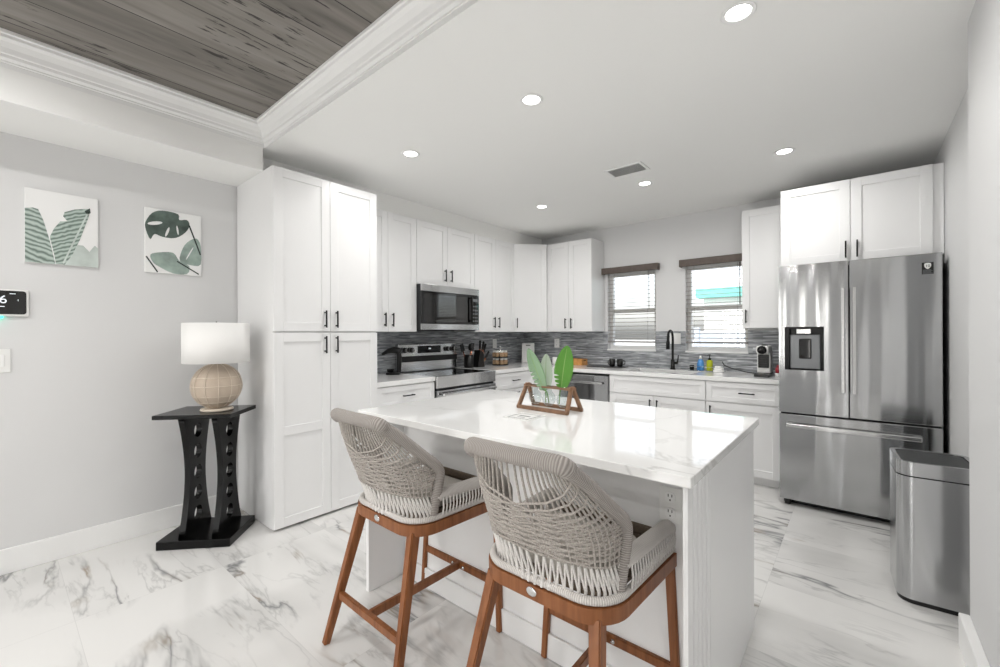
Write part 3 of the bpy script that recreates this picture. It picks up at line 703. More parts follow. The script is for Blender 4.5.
def outlet(name, label, cat, loc, rot, kind='outlet', group=None, w=.075, h=.118):
    t = thing(name, label, cat, loc, rot, group)
    MB().box(-w / 2, w / 2, -.006, 0, -h / 2, h / 2, .002).build('plate', 'plastic_white', t)
    if kind == 'outlet':
        for s in (-.026, .026):
            r_ = curve_plate('receptacle', 'trim', [rrect(-.016, .016, -.018, .018, .012, 4)], .004, t, Matrix.Translation((0, -.0065, s)) @ RX)
            mb = MB()
            for x in (-.006, .006): mb.box(x - .0012, x + .0012, -.0092, -.008, s + .002, s + .011)
            mb.box(-.002, .002, -.0092, -.008, s - .011, s - .006); mb.build('slots', 'shadow_gap', r_)
    else:
        MB().box(-.017, .017, -.009, -.005, -.034, .034, .002).build('rocker', 'trim', t)
    return t
OG = 'white wall outlets'
outlet('outlet', 'white double outlet under the island overhang near its right end', 'outlet', (-.478, KY - .0005, .745), 0, group=OG)
ZO = 1.19
outlet('outlet', 'white outlet in the backsplash behind the planter leaves', 'outlet', (-3.06, YB - e, ZO), 0, group=OG)
outlet('light_switch', 'white switch plate in the backsplash right of the faucet', 'switch', (-1.53, YB - e, 1.255), 0, kind='sw', w=.115)
outlet('outlet', 'white outlet in the backsplash above the spice rack', 'outlet', (XL + e, 4.20, ZO), ROTL, group=OG)

# ================================================================== BAR STOOLS
def make_stool(label):
    t = thing('bar_stool', label, 'stool', (0, 0, 0), 0, 'woven rope bar stools at the island')
    W2, YR, YFr = .241, -.245, .255
    fx = lambda pts: [(x * (.965 + .11 * (y - YR) / .5), y) for x, y in pts]   # the seat is a little wider at the front
    ring = fx(rrect(-W2, W2, YR, YFr, [.05, .05, .11, .11], 8))
    inner = fx(rrect(-W2 + .034, W2 - .034, YR + .034, YFr - .034, [.03, .03, .08, .08], 8))
    curve_plate('seat_frame', 'stool_wood', [ring, inner], .042, t, Matrix.Translation((0, 0, .564)))
    for s in (-1, 1):
        MB().beam((s * .180, -.205, .555), (s * .246, -.345, 0), .036, .026, .042, .028).build('leg', 'stool_wood', t)
        MB().beam((s * .233, .222, .555), (s * .264, .197, 0), .034, .024, .036, .024).build('leg', 'stool_wood', t)
    zr = .20
    MB().beam((-.220, -.295, zr), (.220, -.295, zr), .02, .02, .034, .034, side=(0, 1, 0)).build('stretcher', 'stool_wood', t)
    MB().beam((-.250, .206, zr), (.250, .206, zr), .02, .02, .034, .034, side=(0, 1, 0)).build('stretcher', 'stool_wood', t)
    MB().beam((0, -.285, zr), (0, .198, zr), .02, .02, .034, .034, side=(1, 0, 0)).build('stretcher', 'stool_wood', t)
    mb = MB()
    for x in (-.035, .035): mb.lathe([(0, 0), (.008, 0), (.008, .004), (0, .005)], 12, M_=Matrix.Translation((x, .195, zr)) @ Matrix.Rotation(R(90), 4, 'X'))
    mb.build('bolts', 'chrome', t)
    mb = MB(); mb.lathe([(0, 0), (.013, 0), (.014, .002), (.011, .003), (0, .003)], 24, M_=Matrix.Translation((-.01, YR + .001, .566)) @ Matrix.Rotation(R(90), 4, 'X') @ Matrix.Scale(1.35, 4, (1, 0, 0)))
    mb.build('badge', 'chrome', t)
    # seat: webbing deck and cushion
    deck = fx(rrect(-W2 + .03, W2 - .03, YR + .035, YFr - .012, [.03, .03, .08, .08], 6))
    mb = MB(); mb.prism(deck, .600, .612); mb.build('seat_deck', 'webbing', t)
    mb = MB(); b2 = bmesh.new(); cu = rrect(-W2 + .055, W2 - .055, YR + .06, YFr - .14, .05, 6)
    lo = [b2.verts.new((x, y, .613)) for x, y in cu]; md = [b2.verts.new((x * 1.02, y * 1.01, .637)) for x, y in cu]; hi = [b2.verts.new((x * .93, (y + .02) * .93 - .02, .656)) for x, y in cu]; ct = b2.verts.new((0, -.02, .664))
    n = len(cu)
    for A_, B_ in ((lo, md), (md, hi)):
        for k in range(n): b2.faces.new([A_[k], A_[(k + 1) % n], B_[(k + 1) % n], B_[k]]).smooth = True
    for k in range(n): b2.faces.new([hi[k], hi[(k + 1) % n], ct]).smooth = True
    b2.faces.new(lo[::-1]); mb.merge(b2); mb.build('cushion', 'cushion', t)
    MB().box(-W2 + .05, W2 - .05, YFr - .055, YFr - .03, .6125, .648, .006).build('front_lip', 'webbing', t)
    # lower wrapped ring on the frame (open at the front)
    lowpath = [(x, y, .597) for x, y in fx(rrect(-W2 + .014, W2 - .014, YR + .014, YFr - .02, [.03, .03, .10, .10], 8))]
    MB().tube(lowpath, .0115, 8, closed=True).build('lower_ring', 'wrap_light', t)
    # arms: padded, rope wrapped
    for s in (-1, 1):
        arm = spline([(s * .208, -.125, .674), (s * .218, 0, .674), (s * .226, .13, .672), (s * .229, .195, .668), (s * .230, .225, .650), (s * .230, .231, .615)], 5)
        MB().tube(arm, [.0245] * (len(arm) - 6) + [.0242, .024, .0235, .022, .02, .018], 12).build('arm', 'wrap_light', t)
        mb = MB(); y = -.105
        while y < .205:
            x = s * fx([(W2 - .008, y)])[0][0]; mb.tube([(x, y, .594), (x + s * .004, y + .004, .632), (x - s * .002, y + .006, .676)], .0036, 5, cap=False); y += .0172
        mb.build('arm_cords', 'rope_light', t)
    # back frame tube
    def side_pts(s): return [(s * .206, -.135, .598), (s * .210, -.125, .66), (s * .214, -.107, .735), (s * .213, -.112, .785), (s * .201, -.172, .84), (s * .176, -.272, .93), (s * .160, -.325, .972)]
    left = spline(side_pts(-1), 6); right = spline(side_pts(1), 6)
    MB().tube(left, .0215, 14).build('back_post', 'wrap', t); MB().tube(right, .0215, 14).build('back_post', 'wrap', t)
    top = spline([(-.166, -.322, .968), (-.152, -.342, .985), (-.10, -.352, .989), (0, -.358, .990), (.10, -.352, .989), (.152, -.342, .985), (.166, -.322, .968)], 5)
    MB().tube(top, .0245, 14).build('top_rail', 'wrap', t)
    # weave: a hammock between the posts (v=1 top rail, v=0 its pinched lower edge), skirt cords below it
    mb = MB(); mbl = MB()
    def at(v):
        i_ = max(0, min(1, v)) * (len(right) - 8) + 7; a = min(int(i_), len(right) - 2); return right[a].lerp(right[a + 1], i_ - a)
    def surf(u, v, off=0.0):
        P_ = at(v); c_y = -.262 + (-.356 + .262) * (v ** 1.25); c_z = .694 + (.982 - .694) * v; th = abs(u) * math.pi / 2; q = 1 - math.cos(th) ** .62; x_ = math.sin(th) ** .85 * (1 if u >= 0 else -1)
        c_y -= .022 * math.sin(math.pi * v)
        return Vector((x_ * P_.x, c_y + (P_.y - c_y) * q - off, c_z + (P_.z - c_z) * q))
    def ringpt(u):
        a = max(-1, min(1, u)); return Vector((math.sin(a * math.pi / 2) * .220, -.236 + (1 - math.cos(a * math.pi / 2)) * .115, .604))
    NV = 30
    for k in range(NV):
        u = -1 + 2 * (k + .5) / NV
        mb.tube([surf(u * (1 - .06 * v), v) for v in (1, .8, .6, .4, .2, 0)], .0035, 6, cap=False)
        for q in (-.45, .45):
            mbl.tube([surf(u, 0, -.002) + Vector((0, 0, .006)), ringpt(u + q * 2 / NV)], .0037, 6, cap=False)
            mbl.tube([ringpt(u + q * 2 / NV) + Vector((0, -.003, .006)), ringpt(u + q * 2 / NV) + Vector((0, -.006, -.014))], .0038, 6, cap=False)
    US = [-1, -.9, -.75, -.55, -.3, 0, .3, .55, .75, .9, 1]
    for k in range(9):                                   # side to side, hanging in a smile
        v0 = .14 + .62 * k / 8
        mb.tube([surf(u, max(.01 + .005 * k, v0 - (.10 + .22 * v0) * (1 - u * u)), .004 * (1 - u * u)) for u in US], .0034, 6, cap=False)
    for s in (-1, 1):                                     # sloping cords crossing each other
        for k in range(8):
            v0 = .34 + .58 * k / 7; v1 = .02 + .34 * k / 7
            mb.tube([surf(u, v0 + (v1 - v0) * (s * u + 1) / 2 - .10 * (1 - u * u), .0065 * (1 - u * u)) for u in US], .0032, 6, cap=False)
    mb.build('back_weave', 'rope', t); mbl.build('skirt_cords', 'rope_light', t)
    t.scale = (1, 1, 1.006)
    return t
s1 = make_stool('woven rope bar stool left, nearer the pantry')
s1['label'] = 'left rope back bar stool, the one nearer the white pantry'; s1.location = (-1.484, 1.25, 0); s1.rotation_euler = (0, 0, R(-1.2))
s2 = copy_tree(s1); s2.location = (-.716, 1.25, 0); s2.rotation_euler = (0, 0, 0); s2['label'] = 'right rope back bar stool in front of the island outlet'

# ================================================================== SIDE TABLE + LAMP
TA = R(47)
t = thing('side_table', 'black lacquer side table on two pierced hourglass supports by pantry', 'table', (-3.268, .918, 0), TA)
MB().box(-.230, .220, -.193, .163, .80, .826, .003).build('top', 'gloss_black', t)
MB().box(-.214, .210, -.187, .163, 0, .052, .003).build('base', 'gloss_black', t)
for x in (-.088, .106):
    H0, H1 = .052, .80; ol = []
    for k in range(17):
        z = H0 + (H1 - H0) * k / 16; q = abs(k / 16 - .5) * 2; ol.append((-(.086 + .070 * q ** 1.8), z))
    pr_out = ol + [(-a_, z) for a_, z in ol[::-1]]
    holes = []
    for k in range(5):
        zc = .155 + k * .135; holes.append([(.043 * math.cos(2 * math.pi * j / 20), zc + .046 * math.sin(2 * math.pi * j / 20)) for j in range(20)][::-1])
    curve_plate('support', 'gloss_black', [pr_out] + holes, .034, t, Matrix.Translation((x, 0, 0)) @ Matrix.Rotation(R(90), 4, 'Z') @ RX)
t = thing('table_lamp', 'table lamp with rattan globe base and white drum shade', 'lamp', (-3.205, .942, .8265), TA)
MB().lathe([(0, 0), (.09, 0), (.094, .008), (.09, .016), (0, .016)], 32).build('foot', 'wire', t)
pr_ = []
for k in range(19):
    a_ = -math.pi / 2 * .78 + (math.pi / 2 * .78 + math.pi / 2 * .9) * k / 18; pr_.append((  .140 * math.cos(a_), .160 + .146 * math.sin(a_)))
gl = MB().lathe([(0, pr_[0][1])] + pr_ + [(0, pr_[-1][1])], 40).build('globe', 'rattan', t)
mb = MB()
for k in range(12):
    th = 2 * math.pi * k / 12; mb.tube([((r_ + .003) * math.cos(th), (r_ + .003) * math.sin(th), z) for r_, z in pr_], .0022, 5)
for z in (.06, .10, .165, .22):
    q = math.sqrt(max(0, 1 - ((z - .158) / .142) ** 2)) * .140 + .003; mb.tube([(q * math.cos(2 * math.pi * j / 40), q * math.sin(2 * math.pi * j / 40), z) for j in range(40)], .0022, 5, closed=True)
mb.build('wires', 'wire', gl)
MB().tube([(0, 0, .29), (0, 0, .54)], .006, 8).build('stem', 'chrome', t)
MB().lathe([(.185, .312), (.188, .312), (.188, .568), (.185, .568)], 48, closed=True).build('shade', 'shade', t)
mb = MB(); mb.tube([(-.187, 0, .545), (.187, 0, .545)], .0025, 6); mb.tube([(0, -.187, .545), (0, .187, .545)], .0025, 6); mb.build('spider', 'chrome', t)
MB().lathe([(0, .54), (.007, .54), (.010, .556), (.005, .568), (.008, .578), (0, .584)], 12).build('finial', 'chrome', t)

# ================================================================== LEFT WALL
def canvas(name, label, y0, y1, z0, z1, prints):
    t = thing(name, label, 'picture', (XL + .0005, y0, z0), ROTL, 'botanical canvases on the left wall'); w = y1 - y0; h = z1 - z0
    MB().box(0, w, -.02, 0, 0, h, .002).build('canvas', 'canvas', t)
    for nm, mm, outs, d in prints:
        curve_plate(nm, mm, [[(max(.001, min(.999, a)) * w, max(.001, min(.999, b)) * h) for a, b in o] for o in outs], .0006, t, Matrix.Translation((0, -.0206 - d * .0004, 0)) @ RX)
    return t
sm = lambda p, k=3: smooth_poly(p, k)
def ell(cx, cy, a, b, ang, n=14): return [(cx + a * math.cos(q) * math.cos(ang) - b * math.sin(q) * math.sin(ang), cy + a * math.cos(q) * math.sin(ang) + b * math.sin(q) * math.cos(ang)) for q in [2 * math.pi * j / n for j in range(n)]][::-1]
def strip(a, b, w): 
    a = Vector(a); b = Vector(b); n = (b - a).normalized(); n = Vector((-n.y, n.x)) * w; return [tuple(a + n), tuple(a - n), tuple(b - n), tuple(b + n)]
canvas('leaf_canvas', 'square canvas of pale banana leaves, left of the two', .116, .42, 1.737, 2.160, [
    ('leaf_print', 'print_a', [[(0, .72), (.10, .74), (.17, .73), (.24, .58), (.32, .32), (.39, .02), (.39, 0), (0, 0)]], 0),
    ('leaf_print', 'leaf_pale', [[(.7, .3), (.78, .3), (.87, .22), (.95, .32), (1, .28), (1, 0), (.5, 0), (.62, .14)]], 1),
    ('leaf_print', 'print_b', [[(.88, .84), (.80, .83), (.66, .80), (.52, .74), (.5, .68), (.56, .62), (.46, .6), (.38, .5), (.32, .37), (.38, .12), (.4, .005), (.52, .005), (.63, .16), (.73, .37), (.86, .72)]], 2),
    ('midrib', 'leaf_pale', [strip((.5, .02), (.86, .8), .012)], 3),
    ('leaf_tip', 'leaf_dark', [[(.80, .80), (.88, .85), (.89, .78), (.83, .76)]], 3)])
canvas('monstera_canvas', 'square canvas of dark monstera leaves, above the lamp', .646, .962, 1.738, 2.168, [
    ('leaf_print', 'leaf_mid', [sm([(.09, .27), (.23, .32), (.48, .34), (.59, .22), (.77, .15), (.73, .02), (.48, .01), (.23, .1), (.13, .16)])], 0),
    ('leaf_print', 'leaf_mid', [sm([(.9, .62), (.73, .53), (.64, .4), (.6, .22), (.8, .17), (.99, .2), (.99, .5)]), ell(.78, .36, .13, .012, 1.0)], 1),
    ('leaf_print', 'leaf_dark', [sm([(.01, .76), (.12, .92), (.3, .985), (.57, .97), (.59, .88), (.73, .9), (.78, .82), (.7, .69), (.52, .58), (.3, .57), (.16, .60), (.09, .51), (.02, .64)]), ell(.17, .77, .13, .028, .2), ell(.38, .66, .085, .022, 1.15), ell(.56, .71, .075, .018, 1.75)], 2),
    ('stem', 'stem_ink', [strip((.02, .24), (.21, .01), .012)], 3), ('stem', 'stem_ink', [strip((.55, .21), (.95, .03), .010)], 3), ('stem', 'stem_ink', [[(.755, .82), (.785, .82), (.905, .56), (.995, .36), (.97, .35), (.88, .55)]], 3)])
t = thing('thermostat', 'black screened smart thermostat with teal glow at the left edge', 'thermostat', (XL + .0005, .013, 1.50), ROTL)
MB().box(-.115, .119, -.022, 0, -.075, .078, .012).build('housing', 'plastic_white', t)
sc_ = curve_plate('screen', 'glass_black', [rrect(-.108, .108, -.064, .066, .014, 5)], .003, t, Matrix.Translation((0, -.0225, .002)) @ RX)
text_mesh('numeral', 'screen_text', '6', .062, sc_, Matrix.Translation((.022, -.0244, .017)) @ RX)
mb = MB(); mb.box(.0, .028, -.0245, -.0238, -.022, -.018); mb.box(.046, .068, -.0245, -.0238, .050, .0535); mb.box(.076, .078, -.0245, -.0238, .012, .022); mb.build('readout', 'screen_text', sc_)
MB().box(-.06, .022, -.020, -.004, -.083, -.0752).build('indicator_light', 'led_teal', t)
outlet('light_switch', 'white wall switch plate below the thermostat', 'switch', (XL + .0005, .022, 1.18), ROTL, kind='sw', w=.08, h=.13)

# ================================================================== TRASH CAN
t = thing('trash_can', 'brushed steel rectangular trash can with dark lid by right wall', 'trash can', (.288, 3.03, 0), R(3)); a_, b_ = .148, .162
cr = [.05, .05, .062, .062]
mb = MB(); mb.prism(rrect(-a_ + .006, a_ - .006, -b_ + .006, b_ - .006, cr, 8), 0, .022, smooth=True); mb.build('base', 'plastic_black', t)
mb = MB(); mb.prism(rrect(-a_, a_, -b_, b_, cr, 10), .0225, .615, smooth=True); mb.build('bin', 'steel_can', t)
mb = MB(); mb.prism(rrect(-a_ + .004, a_ - .004, -b_ + .004, b_ - .004, cr, 8), .615, .621, smooth=True); mb.build('seam', 'shadow_gap', t)
curve_plate('rim', 'steel_can', [rrect(-a_, a_, -b_, b_, cr, 10), rrect(-a_ + .02, a_ - .02, -b_ + .02, b_ - .02, [.035] * 4, 8)], .066, t, Matrix.Translation((0, 0, .654)))
mb = MB(); mb.prism(rrect(-a_ + .023, a_ - .023, -b_ + .023, b_ - .023, .034, 8), .64, .682); mb.build('lid', 'dark_gray', t)

# ================================================================== CEILING FIXTURES
LB = [('front row left downlight, closest to the pantry', -2.43, 1.92), ('front row middle downlight, above the island', -1.365, 1.91), ('front row right downlight, largest and nearest the camera', -.36, 1.93),
      ('back row left downlight, near the corner cabinet', -2.44, 3.585), ('back row middle downlight, beside the ceiling vent', -1.39, 3.61), ('back row right downlight, in front of the fridge cabinets', -.39, 3.62)]
def downlight(label, x, y, z, power, group='recessed kitchen downlights'):
    t = thing('downlight', 'round recessed ' + label, 'ceiling light', (x, y, z), 0, group)
    MB().lathe([(.046, 0), (.062, -.001), (.064, -.003), (.060, -.005), (.047, -.0045)], 32, closed=True).build('trim_ring', 'trim', t)
    MB().lathe([(0, -.003), (.046, -.003), (.046, -.001), (0, -.001)], 32).build('lens', 'led', t)
    area_light('lamp', (0, 0, -.012), (0, 0, 0), power, .09, col=(1, .985, .965), spread=170, parent=t)
    return t
for lb, x, y in LB: downlight(lb, x, y, ZC, P_KITCHEN)
for i, y in enumerate((-.25, -1.5, -2.8)):
    for j, x in enumerate((-2.4, -.95)):
        downlight('downlight in the plank ceiling behind the camera', x, y, ZP, P_TRAY, 'recessed downlights in the plank ceiling')
t = thing('ceiling_vent', 'white louvred air vent in the kitchen ceiling', 'vent', (-1.383, 3.22, ZC), 0)
mb = MB(); mb.box(-.15, .15, -.10, -.078, -.008, 0, .002); mb.box(-.15, .15, .078, .10, -.008, 0, .002); mb.box(-.15, -.128, -.078, .078, -.008, 0, .002); mb.box(.128, .15, -.078, .078, -.008, 0, .002); mb.build('frame', 'trim', t)
mb = MB()
for k in range(8): mb.box(-.128, .128, -.009, .009, -.0008, .0008, 0, Matrix.Translation((0, -.068 + k * .0195, -.006)) @ Matrix.Rotation(R(38), 4, 'X'))
mb.build('louvres', 'plastic_white', t)
MB().box(-.128, .128, -.078, .078, -.0012, -.0002).build('duct', 'gray_panel', t)

# ================================================================== THINGS ON THE ISLAND
def leaf(name, m, base, tip, width, side, parent, slits=0, curl=.02):
    base = Vector(base); tip = Vector(tip); ax = tip - base; L = ax.length; ax.normalize(); sd = Vector(side); sd = (sd - ax * sd.dot(ax)).normalized(); nr = ax.cross(sd)
    mb = MB(); N, Mx = 44, 4; rows = []
    for i in range(N + 1):
        v = i / N; wv = width * (math.sin(math.pi * min(1, (v * .93 + .07))) ** .55) * (1 - .12 * v)
        row = []
        for j in range(-Mx, Mx + 1):
            u = j / Mx; dr_ = -.02 * abs(u) * L * 2
            tooth = 1
            if slits and v < slits and i % 4 == 0 and j < 0 and abs(j) > 1: tooth = .45
            row.append((mb.bm.verts.new(base + ax * (v * L + dr_ * .6 * (1 - v) + abs(u) * .05 * L) + sd * (u * wv * tooth) + nr * (curl * math.sin(v * 2.6) - .010 * abs(u) * (1 - v * .4))), u, v))
        rows.append(row)
    for A_, B_ in zip(rows, rows[1:]):
        for k in range(2 * Mx):
            f = mb.bm.faces.new([A_[k][0], A_[k + 1][0], B_[k + 1][0], B_[k][0]]); f.smooth = True
            for lp, q in zip(f.loops, (A_[k], A_[k + 1], B_[k + 1], B_[k])): lp[mb.uv].uv = (q[1], q[2])
    o = mb.build(name, m, parent); sf = o.modifiers.new('solid', 'SOLIDIFY'); sf.thickness = .0012; return o
PA = R(-3.5)
t = thing('propagation_stand', 'brown wooden A frame stand on the island holding glass vials', 'stand', (-1.192, 1.809, IZ), PA)
hw, dp_, ht = .150, .062, .125
mb = MB()
for y in (-dp_, dp_): mb.beam((-hw - .008, y, .009), (hw + .008, y, .009), .018, .018, side=(0, 1, 0))
mb.build('base_rail', 'planter_wood', t)
for s in (-1, 1):
    for y in (-dp_, dp_): MB().beam((s * hw, y, .006), (s * (hw - .012), y * .06, ht), .018, .018, side=(1, 0, 0)).build('upright', 'planter_wood', t)
for y in (-.022, .022): MB().beam((-hw + .004, y, ht - .010), (hw - .004, y, ht - .010), .007, .010, side=(0, 1, 0)).build('top_rail', 'planter_wood', t)
for s in (-1, 1): MB().box(s * (hw - .012) - .005, s * (hw - .012) + .005, -.026, .026, ht - .020, ht - .002, .002).build('end_block', 'planter_wood', t)
VL = ['left', 'middle', 'right']; vx = (-.088, 0, .088)
for k, x in enumerate(vx):
    wpos = Matrix.Rotation(PA, 4, 'Z') @ Vector((x, 0, 0)) + Vector((-1.192, 1.809, IZ))
    v = thing('glass_vial', '%s clear glass bulb vial hanging in the wooden stand' % VL[k], 'vase', wpos, PA, 'glass vials in the stand')
    MB().lathe([(.0, .020), (.018, .022), (.032, .038), (.036, .056), (.030, .076), (.016, .092), (.013, .106), (.017, .118), (.0155, .118), (.0115, .106), (.0145, .093), (.028, .076), (.034, .056), (.030, .040), (.017, .0245), (0, .0225)], 24).build('bulb', 'vase_glass', v)
    MB().lathe([(.0175, .117), (.0175, .121), (.0145, .121), (.0145, .117)], 20, closed=True).build('rim', 'vase_glass', v)
P0 = Vector((-1.192, 1.809, IZ)); rg = Vector((.765, .644, 0))   # image-right direction
def stem_leaf(nm, label, mm, basex, tip_off, z0, z1, width, slits=0, stem_m='leaf_green'):
    bpos = Matrix.Rotation(PA, 4, 'Z') @ Vector((basex, 0, 0)) + P0
    g = thing(nm, label, 'leaf', bpos, 0, 'cut leaves standing in the vials')
    MB().tube([(0, 0, .035), (tip_off[0] * .1, tip_off[1] * .1, .09), (tip_off[0] * .25, tip_off[1] * .25, z0)], .003, 6).build('stalk', stem_m, g)
    leaf('blade', mm, (tip_off[0] * .25, tip_off[1] * .25, z0 - .004), (tip_off[0], tip_off[1], z1), width, (rg.x, rg.y, 0), g, slits)
r1 = rg * -.10
stem_leaf('palm_cutting', 'slim sage green leaf leaning left in the wooden stand', 'leaf_sage', 0, tuple(rg * -.100), .10, .300, .036, .5)
stem_leaf('palm_cutting', 'broad bright green leaf upright at the right of the wooden stand', 'leaf_green', .062, tuple(rg * .042), .115, .315, .050, .35)
stem_leaf('palm_cutting', 'small pale leaf behind the sage one in the wooden stand', 'leaf_white', -.02, tuple(rg * .012 + Vector((-.03, .03, 0))), .10, .272, .036)
t = thing('card', 'white printed card lying flat on the island near the stools', 'card', (-1.18, 1.585, IZ), R(0))
MB().box(-.07, .07, -.072, .072, .0002, .0022, .0005).build('sheet', 'plastic_white', t)
mb = MB()
for a, b, c, d in ((-.058, .058, .050, .056), (-.058, .058, -.056, -.050), (-.058, -.052, -.05, .05), (.052, .058, -.05, .05), (-.03, .03, -.004, .01), (-.02, .02, -.03, -.022)): mb.box(a, b, c, d, .0023, .0026)
mb.build('print', 'gray_panel', t)

# ================================================================== THINGS ON THE WORKTOPS
WZ_ = .9255
t = thing('countertop_appliance', 'black countertop appliance with overhanging head left of the range', 'appliance', (-3.44, 2.53, WZ_), R(40))
MB().box(-.085, .05, -.065, .065, 0, .022, .008).build('base', 'plastic_black', t)
mb = MB(); mb.tube(spline([(.025, 0, .02), (.03, 0, .10), (.03, 0, .19), (.02, 0, .225)], 4), .024, 12); mb.build('column', 'plastic_black', t)
mb = MB(); mb.tube(spline([(.05, 0, .215), (.0, 0, .235), (-.07, 0, .228), (-.135, 0, .195)], 4), [.03, .033, .034, .034, .033, .032, .03, .027, .025, .022, .019, .016, .013], 12); mb.build('head', 'plastic_black', t)
MB().lathe([(0, .0225), (.03, .0225), (.036, .05), (.036, .052), (0, .052)], 20, (-.055, 0, 0)).build('cup', 'plastic_black', t)
t = thing('utensil_crock', 'black utensil crock right of the range', 'crock', (-3.44, 3.545, WZ_))
MB().lathe([(0, 0), (.052, 0), (.055, .006), (.055, .15), (.050, .15), (.050, .01), (0, .01)], 28).build('pot', 'plastic_black', t)
UT = [('spatula', 'black spatula leaning left in the utensil crock', -.035, -.02, -16, 'flat'), ('spoon', 'black spoon upright in the utensil crock', .0, .02, 2, 'spoon'), ('ladle', 'black ladle leaning right in the utensil crock', .03, -.01, 13, 'spoon'), ('slotted_turner', 'black turner at the back of the utensil crock', .012, .03, 6, 'flat')]
for nm, lb, x, y, tilt, kind in UT:
    u = thing(nm, lb, 'utensil', (-3.44 + y * .5, 3.545 + x * .4, WZ_ + .013), 0, 'utensils in the crock'); u.rotation_euler = (R(-tilt), R(4 if y > 0 else -4), 0)
    MB().tube([(0, 0, 0), (0, 0, .19)], .006, 8).build('handle', 'copper', u)
    mb = MB()
    if kind == 'flat': mb.box(-.006, .006, -.028, .028, .185, .275, .005)
    else: mb.lathe([(0, 0), (.024, .012), (.031, .045), (.024, .078), (0, .09)], 16, (0, 0, .182))
    mb.build('head', 'plastic_black', u)
t = thing('knife_block', 'black knife block with copper banded handles right of the crock', 'knife block', (-3.43, 3.70, WZ_), R(0))
mb = MB(); mb.prism([(-.055, 0), (.06, 0), (.045, .17), (-.02, .20)], -.045, .045, Matrix.Rotation(R(90), 4, 'X')); o_ = mb.build('block', 'plastic_black', t); o_.data.transform(Matrix.Rotation(R(90), 4, 'Z'))
for k, (y, z, a) in enumerate(((-.008, .18, 4), (.02, .17, 12), (.045, .15, 24), (.055, .075, 40))):
    kn = thing('knife', ['tallest knife at the left of the black block', 'second knife in the black block, slightly tilted', 'third knife in the black block, leaning right', 'lowest knife sticking out at the right of the block'][k], 'knife', (-3.40 + .012 * (k % 2), 3.70 + y, WZ_ + z), 0, 'knives in the block'); kn.rotation_euler = (R(-a), 0, 0)
    MB().box(-.002, .002, -.009, .009, -.06, .015).build('blade', 'chrome', kn); MB().box(-.008, .008, -.011, .011, .012, .03, .002).build('bolster', 'copper', kn); MB().box(-.009, .009, -.012, .012, .03, .135, .004).build('grip', 'plastic_black', kn)
# spice carousel
SXc, SYc = -3.43, 4.10
t = thing('spice_rack', 'two tier black spice carousel right of the knife block', 'rack', (SXc, SYc, WZ_))
mb = MB(); mb.lathe([(0, 0), (.104, 0), (.104, .012), (0, .012)], 32); mb.build('base', 'plastic_black', t)
mb = MB(); mb.lathe([(0, .094), (.104, .094), (.104, .106), (0, .106)], 32); mb.build('shelf', 'plastic_black', t)
MB().tube([(0, 0, .012), (0, 0, .215)], .012, 12).build('post', 'chrome', t)
MB().lathe([(0, 0), (.012, .004), (.015, .014), (.010, .024), (0, .027)], 14, (0, 0, .21)).build('knob', 'chrome', t)
jar = None
for tier, z in ((0, .0125), (1, .1065)):
    for k in range(8):
        a_ = 2 * math.pi * (k + .25) / 8; pos = (SXc + .074 * math.cos(a_), SYc + .074 * math.sin(a_), WZ_ + z)
        if jar is None:
            jar = thing('spice_jar', '', 'jar', pos, 0, 'spice jars in the carousel')
            MB().lathe([(0, 0), (.024, 0), (.0255, .004), (.0255, .046), (.018, .052), (0, .052)], 16).build('body', 'spice', jar)
            MB().lathe([(0, .052), (.019, .052), (.019, .072), (.017, .074), (0, .074)], 16).build('cap', 'plastic_white', jar); j_ = jar
        else: j_ = copy_tree(jar); j_.location = pos
        j_['label'] = ('white capped jar of tan spice on the lower tier of the carousel', 'white capped jar of tan spice on the upper tier of the carousel')[tier]
        j_['group'] = ('spice jars on the lower tier', 'spice jars on the upper tier')[tier]
t = thing('cutting_board', 'white rectangular board leaning on the corner backsplash', 'board', (-3.40, 4.655, WZ_), R(35)); t.rotation_euler = (R(-8), 0, R(35))
MB().box(-.085, .085, -.006, .006, 0, .265, .005).build('board', 'plastic_white', t); MB().box(-.03, .03, -.0075, -.0055, .225, .240, .0005).build('grip_slot', 'gray_panel', t)
t = thing('mug', 'small white mug behind the planter on the back worktop', 'mug', (-2.93, 4.60, WZ_))
MB().lathe([(0, 0), (.036, 0), (.04, .005), (.041, .09), (.037, .09), (.036, .008), (0, .008)], 24).build('cup', 'plastic_white', t); MB().tube(spline([(.039, 0, .075), (.066, 0, .068), (.066, 0, .03), (.039, 0, .02)], 4), .005, 8).build('handle', 'plastic_white', t)
t = thing('bread_basket', 'light wooden tray box on the worktop left of the drying mat', 'tray', (-2.68, 4.70, WZ_), R(0))
mb = MB(); mb.box(-.11, .11, -.07, .07, 0, .01); mb.box(-.11, .11, -.07, -.062, .01, .075, .002); mb.box(-.11, .11, .062, .07, .01, .075, .002); mb.box(-.11, -.102, -.062, .062, .01, .075); mb.box(.102, .11, -.062, .062, .01, .075); mb.build('box', 'basket', t)
for s in (-1, 1): MB().tube(spline([(s * .11, -.03, .055), (s * .125, 0, .062), (s * .11, .03, .055)], 4), .004, 6).build('handle', 'black', t)
t = thing('drying_mat', 'flat black drying mat left of the sink', 'mat', (-2.24, 4.63, WZ_)); mb = MB(); mb.prism(rrect(-.22, .22, -.11, .11, .03, 5), 0, .008); mb.build('mat', 'plastic_black', t)
MUG = None
